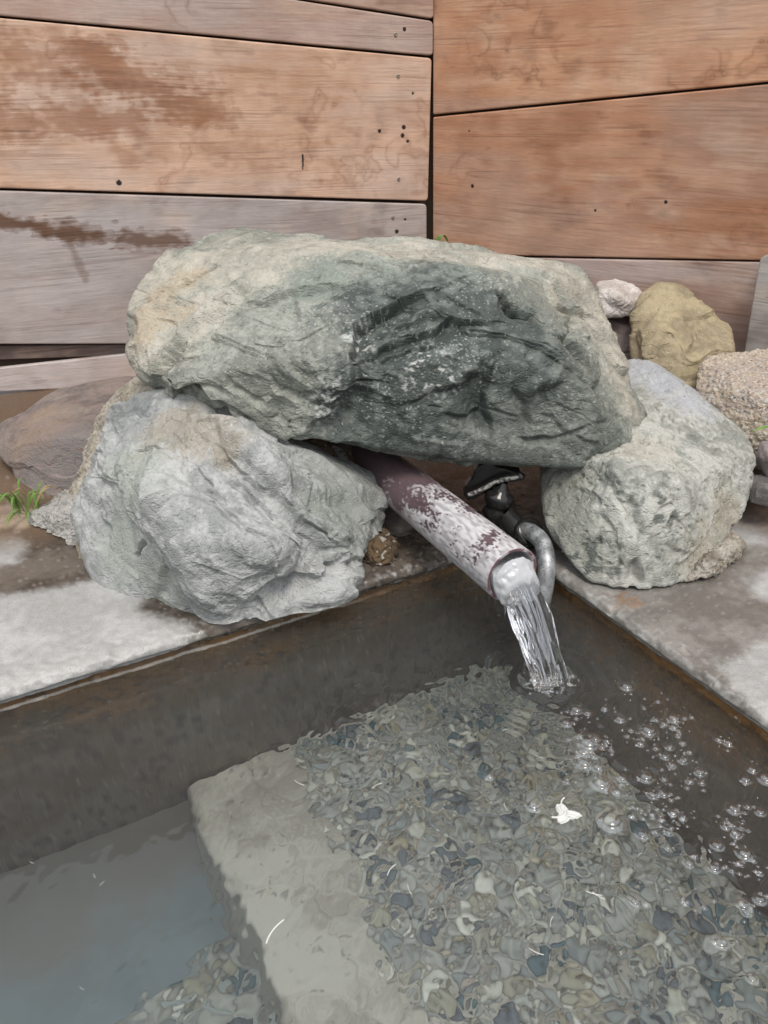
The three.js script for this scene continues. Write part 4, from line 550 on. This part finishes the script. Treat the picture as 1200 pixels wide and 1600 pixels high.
// ------------------------------------------------------------------ spout pipe
const MOUTH = atY(800, 898, 0.094), AX = V(-0.4466, -0.012, -0.8946).normalize(), PRAD = 0.0435, PIN = 0.039;
const SX = V(0, 1, 0).cross(AX).normalize(), SY = AX.clone().cross(SX).normalize(); if (SY.y < 0) { SX.negate(); SY.negate(); }
const pipeP = (r, a, t) => MOUTH.clone().addScaledVector(AX, t).addScaledVector(SX, r * Math.cos(a)).addScaledVector(SY, r * Math.sin(a));
{
  const root = thing('spout_pipe', 'purple plastic pipe crusted with white scale pouring hot water', 'pipe', MOUTH);
  const prof = []; for (const t of spaced([[0, 0.012, 0.002], [0.012, 0.42, 0.0016], [0.42, 1.0, 0.02]])) prof.push([PRAD, t]);
  prof.reverse(); prof.push([PRAD - 0.0008, -0.0008], [PIN + 0.001, -0.0008]); for (const t of spaced([[0, 0.2, 0.004], [0.2, 1.0, 0.05]])) prof.push([PIN, t]);
  const N = 220;
  const g = grid(N, prof.length - 1, (i, j, o) => { const a = i / N * 2 * Math.PI, [r0, t] = prof[j], crust = r0 > 0.042 ? 0.0008 * sstep(-0.1, 0.1, scale(a, t)) : 0; const p = pipeP(r0 + crust, a, t).sub(MOUTH); o[0] = p.x; o[1] = p.y; o[2] = p.z; },
    (i, j) => { const a = i / N * 2 * Math.PI, [r0, t] = prof[j]; if (r0 < 0.0395) return [0.62, 0.62, 0.61]; if (t < 0) return mixc([0.14, 0.07, 0.085], [0.42, 0.37, 0.38], sstep(-0.05, 0.3, noise(a * 2.2, 3, 1) + 0.3 * noise(a * 14, 5, 2))); const s = scale(a, t), m = noise(Math.cos(a) * 8, Math.sin(a) * 8, t * 60); let c = mixc([0.095, 0.058, 0.066], [0.058, 0.037, 0.043], sstep(-0.3, 0.3, m)); const w = sstep(-0.05, 0.07, s); c = mixc(c, mixc([0.50, 0.485, 0.49], [0.30, 0.28, 0.29], sstep(-0.3, 0.3, m + 0.5 * noise(a * 30, t * 50, 3))), w); if (t > 0.012) c = mixc(c, [0.17, 0.12, 0.13], 0.5 * sstep(0.2, 0.3, t)); return c; });
  { const ix = g.index.array, nn = g.attributes.normal, pp = g.attributes.position, k = Math.floor(prof.length / 4) * (N + 1) + 5, v = V(pp.getX(k), pp.getY(k), pp.getZ(k)), ax = v.clone().sub(AX.clone().multiplyScalar(v.dot(AX))); if (nn.getX(k) * ax.x + nn.getY(k) * ax.y + nn.getZ(k) * ax.z < 0) { for (let i = 0; i < ix.length; i += 3) { const b = ix[i]; ix[i] = ix[i + 1]; ix[i + 1] = b; } g.computeVertexNormals(); } }
  mesh('tube', g, vcol(0.5, { side: THREE.DoubleSide }), root);
}
function scale(a, t) { // where white scale covers the pipe: patchy, thick towards the mouth
  const x = Math.cos(a) * PRAD, y = Math.sin(a) * PRAD, n = fbm(x * 30, y * 30, t * 16, 4), f = noise(x * 190, y * 190, t * 120) * 0.5 + noise(x * 400, y * 400, t * 260) * 0.25;
  return 0.75 * n + 0.62 * f + 0.20 - 1.5 * Math.max(0, t - 0.09) + 0.28 * sstep(0.2, -0.6, Math.sin(a)) - 0.25 * sstep(0.03, 0.0, Math.abs(t - 0.05)) * sstep(0.3, 0.8, Math.sin(a));
}
// ------------------------------------------------------------------ the stream
const HD = V(-AX.x, 0, -AX.z).normalize(), DROP = MOUTH.y - PIN - WATER;
const LAND = V(FOOT.x - MOUTH.x, 0, FOOT.z - MOUTH.z);
function streamC(t) { // t < 0 inside the pipe, 0 at its lip, 1 at the water; the line of the lowest water
  const lip = MOUTH.clone().addScaledVector(SY, -PIN);
  if (t < 0) return lip.addScaledVector(AX, -t * 0.16);
  const p = lip.addScaledVector(LAND, t); p.y -= (DROP + 0.006) * (0.25 * t + 0.75 * t * t); return p;
}
function streamShell(t0, t1, nt, na, k0, wob, sd, white) { // k0 shrinks the cross-section
  return grid(na, nt, (i, j, o) => {
    const t = lerp(t0, t1, j / nt), cap_ = Math.max(0, (j / nt - 0.94) / 0.06), k = white ? k0 * (1 + 0.03 * sstep(0, 0.2, t)) * Math.sqrt(Math.max(0, 1 - cap_ * cap_)) : lerp(0.80, 1, sstep(0.17, 0.36, t)), a = i / na * 2 * Math.PI, c = streamC(t), side = SX;
    const w0 = t < 0 ? PIN * 0.965 : lerp(PIN * 0.94, 0.028, Math.pow(Math.min(1, t), 0.8)) * (1 + 0.10 * noise(t * 5, 2, sd)), h0 = t < 0 ? PIN * 1.12 : lerp(PIN * 1.0, 0.017, Math.pow(Math.min(1, t * 1.5), 0.7));
    const ca = Math.cos(a), sa = Math.sin(a);
    let u, v;                                                               // a bowl of water: round below, flat above
    if (t < 0.02) { u = w0 * ca * k; v = sa < 0 ? PIN * 1.35 + PIN * 1.35 * sa * 0.97 * k : PIN * 1.35; if (sa >= 0) v += 0.003 * noise(u * 110, t * 6, 3) + 0.0014 * noise(u * 340, t * 9, 5); }
    else { u = w0 * ca * k; v = h0 * (1 + sa * k) * (sa > 0 ? 1 : 1) - 0.0; }
    const f = sstep(-0.05, 0.35, t), n = wob * (noise(ca * 2.4 + sd + t * 1.2, sa * 2.4, t * 3) + 0.55 * noise(ca * 5.5 - t * 1.5, sa * 5.5 + sd, t * 4.5) + 0.12 * noise(ca * 12, sa * 12 + sd, t * 7)) * (0.25 + f);
    const fall = sstep(0, 0.8, t), upx = SY.x, upy = lerp(SY.y, 0.55, fall), fwd = fall * 0.8;
    o[0] = c.x + SX.x * (u * (1 + n * 14)) + HD.x * v * fwd; o[1] = c.y + v * upy + n * 0.12; o[2] = c.z + SX.z * (u * (1 + n * 14)) + HD.z * v * fwd + n * 0.5;
    if (white) { const edge = sstep(0.6, 1, j / nt); o[1] += 0.003 * noise(o[0] * 120, o[1] * 120, o[2] * 120) * (0.4 + edge); o[2] += 0.003 * noise(o[0] * 120 + 4, o[1] * 120, o[2] * 120) * edge; }
  });
}
{
  const root = thing('water_stream', 'stream of clear water pouring from the pipe mouth into the bath', 'water stream', null);
  const glass = phys({ color: 0xffffff, roughness: 0, transmission: 1, thickness: 0.02, ior: 1.333 });
  const g = streamShell(0.17, 1.02, 130, 120, 1, 0.010, 1), fix = (q) => { q.computeVertexNormals(); const p = q.attributes.position, nn = q.attributes.normal; let s = 0; const c = V(0, 0, 0); for (let i = 0; i < p.count; i++) c.add(V(p.getX(i), p.getY(i), p.getZ(i))); c.multiplyScalar(1 / p.count); for (let i = 0; i < p.count; i++) s += (p.getX(i) - c.x) * nn.getX(i) + (p.getZ(i) - c.z) * nn.getZ(i); if (s < 0) { const ix = q.index.array; for (let i = 0; i < ix.length; i += 3) { const b = ix[i]; ix[i] = ix[i + 1]; ix[i + 1] = b; } q.computeVertexNormals(); } return q; };
  mesh('clear_water', fix(g), glass, root);
  const foam = phys({ color: new THREE.Color().setRGB(0.62, 0.63, 0.65), roughness: 0.22, transmission: 0.35, thickness: 0 });
  mesh('white_water', fix(streamShell(-0.9, 0.25, 80, 120, 0.985, 0.002, 5, true)), foam, root);
  // threads of air drawn down inside the clear water
  const air = phys({ color: new THREE.Color().setRGB(0.85, 0.86, 0.9), roughness: 0.35, transmission: 0.7, thickness: 0, side: THREE.DoubleSide }), r = rng(5), th = [];
  for (let k = 0; k < 13; k++) { const x0 = (r() - 0.55) * 1.3, v0 = 0.5 + 1.1 * r(), a = r() * 0.35, b = 0.55 + r() * 0.45, pts = []; for (let i = 0; i <= 8; i++) { const t = lerp(a, b, i / 8), c = streamC(t), w = lerp(PIN * 0.8, 0.022, t), h = lerp(PIN, 0.017, Math.min(1, t * 1.5)) * v0, f = sstep(0, 0.8, t); pts.push(V(c.x + SX.x * x0 * w + HD.x * h * f * 0.8 + 0.002 * noise(t * 6, k, 1), c.y + h * lerp(SY.y, 0.55, f), c.z + SX.z * x0 * w + HD.z * h * f * 0.8)); } const g2 = new THREE.TubeGeometry(new THREE.CatmullRomCurve3(pts), 20, 0.0007 + 0.0011 * r(), 6); th.push(g2); }
  mesh('air_threads', mergeGeometries(th), air, root);
}
// ------------------------------------------------------------------ tap behind the pipe
{
  const z0 = -1.27, root = thing('water_tap', 'wet black iron tap with bent grey spout beside the pipe', 'tap', atZ(800, 830, z0)), O = root.position.clone();
  const iron = std({ color: new THREE.Color().setRGB(0.022, 0.021, 0.02), roughness: 0.12, metalness: 0.3 }), zinc = std({ vertexColors: true, roughness: 0.42, metalness: 0.4 });
  const sh = new THREE.Shape(), P = [[724, 771], [727, 757], [736, 746], [741, 733], [748, 724], [758, 720], [769, 721], [778, 727], [788, 728], [800, 733], [812, 734], [820, 740], [818, 747], [806, 750], [794, 751], [783, 757], [771, 758], [762, 766], [750, 771], [740, 778], [730, 778]].map(([x, y]) => atZ(x, y, z0 - 0.02).sub(O));
  P.forEach((p, i) => i ? sh.lineTo(p.x, p.y) : sh.moveTo(p.x, p.y)); sh.closePath();
  const hg = new THREE.ExtrudeGeometry(sh, { depth: 0.016, bevelEnabled: true, bevelThickness: 0.004, bevelSize: 0.003, bevelOffset: -0.003, bevelSegments: 4 }); hg.translate(0, 0, -0.03);
  mesh('handle', hg, iron, root);
  const crust = std({ vertexColors: true, roughness: 0.35 }), tube = (pts, r, seg = 24, rs = 14) => new THREE.TubeGeometry(new THREE.CatmullRomCurve3(pts.map(([x, y, z]) => atZ(x, y, z).sub(O))), seg, r, rs);
  mesh('handle_rim', tube([[732, 774, z0 + 0.003], [755, 764, z0 + 0.003], [778, 752, z0 + 0.003], [815, 744, z0 + 0.003]], 0.0042, 60, 14), crust, root);
  { const g = root.children[root.children.length - 1].geometry, p = g.attributes.position, a = new Float32Array(p.count * 3); for (let i = 0; i < p.count; i++) { const n = noise(p.getX(i) * 220, p.getY(i) * 220, p.getZ(i) * 220), c = mixc([0.025, 0.024, 0.022], [0.30, 0.29, 0.27], sstep(-0.15, 0.1, n)); a.set(c, i * 3); } g.setAttribute('color', new THREE.BufferAttribute(a, 3)); }
  const bon = new THREE.LatheGeometry([[0.006, 0.038], [0.010, 0.028], [0.014, 0.026], [0.015, 0.020], [0.024, 0.016], [0.0265, 0.008], [0.0255, -0.002], [0.020, -0.008], [0.018, -0.012], [0.022, -0.015], [0.022, -0.026], [0.018, -0.029], [0.017, -0.046]].map(([x, y]) => new THREE.Vector2(x, y)), 28); const bp = atZ(778, 783, z0).sub(O); bon.rotateZ(-0.25); bon.translate(bp.x, bp.y, bp.z); mesh('bonnet', bon, iron, root);
  mesh('body', tube([[784, 800, z0 - 0.005], [800, 818, z0], [822, 836, z0 + 0.01]], 0.023), iron, root);
  const tor = new THREE.TorusGeometry(0.020, 0.0105, 14, 32); const tp = atZ(826, 832, z0 + 0.02).sub(O); tor.rotateX(-0.9); tor.rotateZ(-0.5); tor.translate(tp.x, tp.y, tp.z); mesh('collar', tor, iron, root);
  mesh('spout', tube([[810, 828, -1.26], [830, 832, -1.235], [847, 848, -1.205], [854, 880, -1.17], [852, 910, -1.15], [846, 944, -1.14]], 0.0155, 160, 48), zinc, root);
  { const g = root.children[root.children.length - 1].geometry, p = g.attributes.position, a = new Float32Array(p.count * 3); for (let i = 0; i < p.count; i++) { const x = p.getX(i), y = p.getY(i), z = p.getZ(i), n = fbm(x * 60, y * 60, z * 60, 4), f = noise(x * 330, y * 330, z * 330), c = mixc(mixc([0.20, 0.205, 0.21], [0.40, 0.41, 0.42], sstep(-0.25, 0.25, n + 0.3 * f)), [0.06, 0.06, 0.06], 0.8 * sstep(0.3, 0.45, f + 0.5 * noise(x * 90, y * 90, z * 90 + 3))); a.set(c, i * 3); } g.setAttribute('color', new THREE.BufferAttribute(a, 3)); }
  mesh('supply_pipe', tube([[784, 800, z0 - 0.01], [790, 790, z0 - 0.08], [800, 790, z0 - 0.2]], 0.014), iron, root);
}
// ------------------------------------------------------------------ bubbles on the water, loose scraps
{
  const film = phys({ color: 0xffffff, roughness: 0.02, transmission: 1, thickness: 0, ior: 2.0 });
  const prof = [[1.7, 0.0], [1.35, 0.03], [1.15, 0.10], [1.03, 0.2], [1.0, 0.3]]; for (let i = 1; i <= 10; i++) { const a = i / 10 * Math.PI / 2; prof.push([Math.cos(a), 0.3 + 0.55 * Math.sin(a)]); }
  const geo = new THREE.LatheGeometry(prof.map(([x, y]) => new THREE.Vector2(Math.max(x, 1e-4), y)), 26);
  const A = [[300, 710, 25], [345, 650, 30], [395, 668, 18], [345, 690, 12], [540, 695, 25], [470, 645, 18], [570, 548, 30], [325, 515, 15], [310, 785, 15], [400, 800, 46], [375, 840, 28], [380, 890, 35], [440, 910, 25], [455, 980, 40], [525, 1020, 20], [550, 955, 22], [655, 950, 32], [685, 1030, 25], [735, 1030, 18], [155, 1080, 30], [500, 1150, 48], [780, 690, 32], [735, 715, 18], [780, 730, 22], [860, 685, 15], [665, 745, 35], [630, 805, 20], [640, 780, 15], [700, 825, 15], [740, 860, 20], [850, 840, 15], [770, 900, 20], [820, 880, 22], [895, 930, 25], [840, 1000, 12], [905, 980, 14], [850, 970, 18], [735, 960, 15], [980, 785, 18], [1025, 800, 25], [1070, 690, 33], [1130, 920, 22], [1100, 965, 25], [1190, 960, 35], [1050, 1095, 30], [1165, 1110, 22], [1110, 1085, 15], [775, 1115, 18], [820, 1135, 15], [725, 1145, 12], [685, 1120, 10], [595, 1130, 10], [770, 1055, 12], [710, 615, 14], [645, 640, 8], [305, 978, 10], [360, 770, 16], [430, 780, 18], [460, 820, 16], [420, 860, 16], [350, 860, 14], [480, 790, 12], [500, 830, 14], [800, 770, 14], [820, 800, 16], [760, 820, 18], [700, 700, 14], [830, 690, 14], [590, 745, 14], [570, 770, 12]].map(([x, y, r]) => [780 + x * 0.35, 880 + y * 0.35, r * 0.35]);
  const B = [[960, 360, 28], [1090, 400, 33], [830, 445, 22], [950, 465, 25], [1030, 480, 14], [1160, 490, 16], [755, 210, 18], [800, 235, 16], [700, 240, 14], [660, 215, 12], [565, 225, 10], [730, 375, 14], [735, 300, 18], [675, 300, 16], [610, 310, 26], [1000, 275, 20], [1050, 310, 25], [860, 410, 15], [1085, 640, 28], [1160, 615, 25], [1100, 680, 18], [900, 650, 14], [810, 630, 14], [575, 630, 18], [630, 635, 16], [980, 815, 30], [1125, 985, 22], [1075, 455, 12], [1130, 430, 14], [1010, 250, 12], [1030, 265, 12], [1075, 280, 14]].map(([x, y, r]) => [800 + x / 3, 1200 + y / 3, r / 3]);
  const extra = [[765, 1212, 7]]; 
  const big = new Map([[13, 'large bubble at the near edge of the patch, touching a small one'], [20, 'largest clear bubble, right of the white scrap'], [19, 'lone clear bubble left of the white scrap'], [40, 'clear bubble drifting alone by the rusty right wall'], [6, 'flat clear bubble right of the foot of the stream']]);
  let proto = null; [...A, ...B, ...extra].forEach(([x, y, r], i) => {
    const p = atY(x, y, WATER), rad = r * p.clone().sub(EYE).dot(FW) / FPX; let m;
    if (!proto) m = proto = mesh('bubble', geo, film); else { m = proto.clone(); m.name = numbered('bubble'); scene.add(m); }
    p.y = WATER + ripple(p.x, p.z) - 0.0006; m.position.copy(p); m.scale.set(rad * 0.85, rad * 0.62, rad * 0.85); m.rotation.y = i; m.userData = {};
    tag(m, big.get(i) || (i === A.length + B.length ? 'small clear bubble above the pebbles, farthest left of all bubbles' : y > 1390 ? 'small clear air bubble near the lower right corner over the pebbles' : 'small clear air bubble floating in the scattered patch right of the stream'), 'bubble', 'bubbles on the water');
  });
  const r = rng(3), n = 620, im = new THREE.InstancedMesh(new THREE.LatheGeometry(prof.filter((q, i) => i % 2 === 0).map(([x, y]) => new THREE.Vector2(Math.max(x, 1e-4), y)), 12), film, n), M = new THREE.Matrix4(); im.name = 'froth'; 
  const cl = [...A, ...B]; for (let k = 0; k < n; k++) { const foot = k % 3 === 0, c = foot ? [856, 1066] : cl[Math.floor(r() * cl.length)], p = atY(c[0] + (r() + r() - 1) * (foot ? 48 : 26), c[1] + (r() + r() - 1) * (foot ? 22 : 20), WATER), s = 0.0009 + (foot ? 0.0032 : 0.0016) * r() * r(); p.y = WATER + ripple(p.x, p.z) - 0.0002; M.compose(p, new THREE.Quaternion(), V(s, s, s)); im.setMatrixAt(k, M); }
  scene.add(tag(im, 'fine froth of tiny bubbles among the larger ones', 'froth', null, 'stuff'));
}
{
  const white = phys({ color: new THREE.Color().setRGB(0.68, 0.68, 0.65), roughness: 0.6, side: THREE.DoubleSide, transmission: 0.2 });
  const c = atY(884, 1274, WATER);
  const lump = new THREE.IcosahedronGeometry(1, 14); lump.deleteAttribute('uv'); const p = lump.attributes.position;
  for (let i = 0; i < p.count; i++) { const x = p.getX(i), y = p.getY(i), z = p.getZ(i), a = Math.atan2(z, x), k = 1 + 0.38 * Math.sin(3 * a + 1.1) + 0.22 * noise(x * 2.6, y * 2.6, z * 2.6 + 3) + 0.1 * noise(x * 7, y * 7, z * 7); p.setXYZ(i, x * k * 0.0125, Math.max(-0.0006, y * k * 0.0045 + 0.0016 * noise(x * 4, y * 4, z * 4 + 9)), z * k * 0.0115); }
  lump.deleteAttribute('normal'); lump.computeVertexNormals();
  const tail = new THREE.TubeGeometry(new THREE.CatmullRomCurve3([V(-0.001, 0.001, -0.008), V(-0.003, 0.003, -0.014), V(-0.001, 0.002, -0.020), V(0.003, 0.001, -0.025)]), 16, 0.0011, 6).toNonIndexed(), arm = new THREE.TubeGeometry(new THREE.CatmullRomCurve3([V(-0.006, 0.001, 0.004), V(-0.012, 0.002, 0.006), V(-0.018, 0.001, 0.005)]), 10, 0.0014, 6).toNonIndexed(); for (const q of [tail, arm]) q.deleteAttribute('uv');
  const g = mergeGeometries([lump, tail, arm]);
  const o = mesh('white_scrap', g, white); o.position.copy(c); o.position.y = WATER + ripple(c.x, c.z); tag(o, 'crumpled white scrap with a thin tail floating on the water', 'scrap');
  const F = [[430, 1456, 24, 0.9, 'long white sliver lying over the light concrete band of the step'], [838, 1488, 12, 0.3], [935, 1400, 12, 0.5], [790, 1141, 9, 2.6], [862, 1440, 10, 1.8], [842, 1183, 9, 0.3], [790, 1262, 9, 1.2], [612, 1360, 14, 2.0], [590, 1228, 12, 2.4], [468, 1224, 12, 0.4, 'white sliver by the left edge of the pebbles'], [1000, 1336, 7, 2.3], [928, 1396, 14, 0.15], [640, 1390, 10, 1.1], [148, 1369, 5, 0.8], [128, 1544, 5, 0.4], [160, 1381, 5, 2], [50, 1348, 5, 0.2]];
  let proto = null; const tube = new THREE.TubeGeometry(new THREE.QuadraticBezierCurve3(V(-0.5, 0, 0), V(0.05, 0.06, 0.22), V(0.5, 0, 0)), 10, 0.04, 5);
  F.forEach(([x, y, len, a, lab], i) => { const q = atY(x, y, WATER), s = len / 800; let k; if (!proto) k = proto = mesh('white_flake', tube, white); else { k = proto.clone(); k.name = numbered('white_flake'); scene.add(k); } k.userData = {}; k.position.set(q.x, WATER + ripple(q.x, q.z) + 0.0006, q.z); k.scale.set(s, Math.min(s, 0.02), s * 0.8); k.rotation.y = a + 3.3; tag(k, lab || (x < 300 ? 'tiny white fleck floating on the calm dark water at the left' : 'tiny curved white fleck floating over the submerged pebbles'), 'flake', 'white flecks on the water'); });
}
// ------------------------------------------------------------------ plants
const leafM = phys({ color: new THREE.Color().setRGB(0.13, 0.25, 0.035), roughness: 0.55, transmission: 0.3, thickness: 0, side: THREE.DoubleSide });
const dryM = phys({ color: new THREE.Color().setRGB(0.30, 0.22, 0.10), roughness: 0.7, transmission: 0.2, thickness: 0, side: THREE.DoubleSide });
function blade(pts, w) { // curved leaf that tapers
  const c = new THREE.CatmullRomCurve3(pts), n = 14, side = V(0.9, 0, 0.44); return grid(2, n, (i, j, o) => { const t = j / n, p = c.getPoint(t), ww = w * Math.sin(Math.PI * Math.min(1, 0.15 + 0.85 * t)) * (1 - 0.3 * t), k = i - 1; o[0] = p.x + side.x * ww * k; o[1] = p.y - (k ? 0 : ww * 0.35); o[2] = p.z + side.z * ww * k; }); }
{
  const B = V(-0.705, 0.002, -1.375), t = thing('grass_clump', 'green grass clump beside the purple boulder at the left edge', 'grass', B), r = rng(9);
  for (let k = 0; k < 26; k++) { const a = r() * 6.28, L = 0.03 + 0.05 * r(), h = 0.018 + 0.035 * r(), b = V((r() - 0.5) * 0.05, 0, (r() - 0.5) * 0.05), d = V(Math.cos(a), 0, Math.sin(a)); mesh('leaf', blade([b, b.clone().addScaledVector(d, L * 0.4).add(V(0, h, 0)), b.clone().addScaledVector(d, L * 0.8).add(V(0, h * 0.9, 0)), b.clone().addScaledVector(d, L).add(V(0, h * 0.5, 0))], 0.0022 + 0.0016 * r()), k % 6 === 5 ? dryM : leafM, t); }
}
{ const z = -2.05, p = (x, y) => atZ(x, y, z), B = p(688, 430), t = thing('sprout', 'small bright green sprout behind the flat top of the capstone', 'plant', B), q = (a) => a.map(([x, y]) => p(x, y).sub(B));
  mesh('leaf', blade(q([[688, 430], [683, 395], [685, 372], [692, 367], [699, 376], [701, 392]]), 0.007), leafM, t); mesh('leaf', blade(q([[690, 430], [694, 395], [698, 380]]), 0.005), leafM, t); mesh('leaf', blade(q([[688, 430], [682, 400], [676, 388]]), 0.004), leafM, t); }
{ const z = -1.36, p = (x, y, d = 0) => atZ(x, y, z + d), B = p(1240, 690), t = thing('leaf_sprig', 'green pointed leaf reaching in over the stones at the right edge', 'plant', B), q = (a) => a.map(([x, y]) => p(x, y).sub(B));
  mesh('leaf', blade(q([[1240, 690], [1215, 668], [1195, 667], [1174, 675]]), 0.011), leafM, t); mesh('leaf', blade(q([[1240, 690], [1230, 660], [1205, 640]]), 0.009), leafM, t); }

renderer.render(scene, camera);
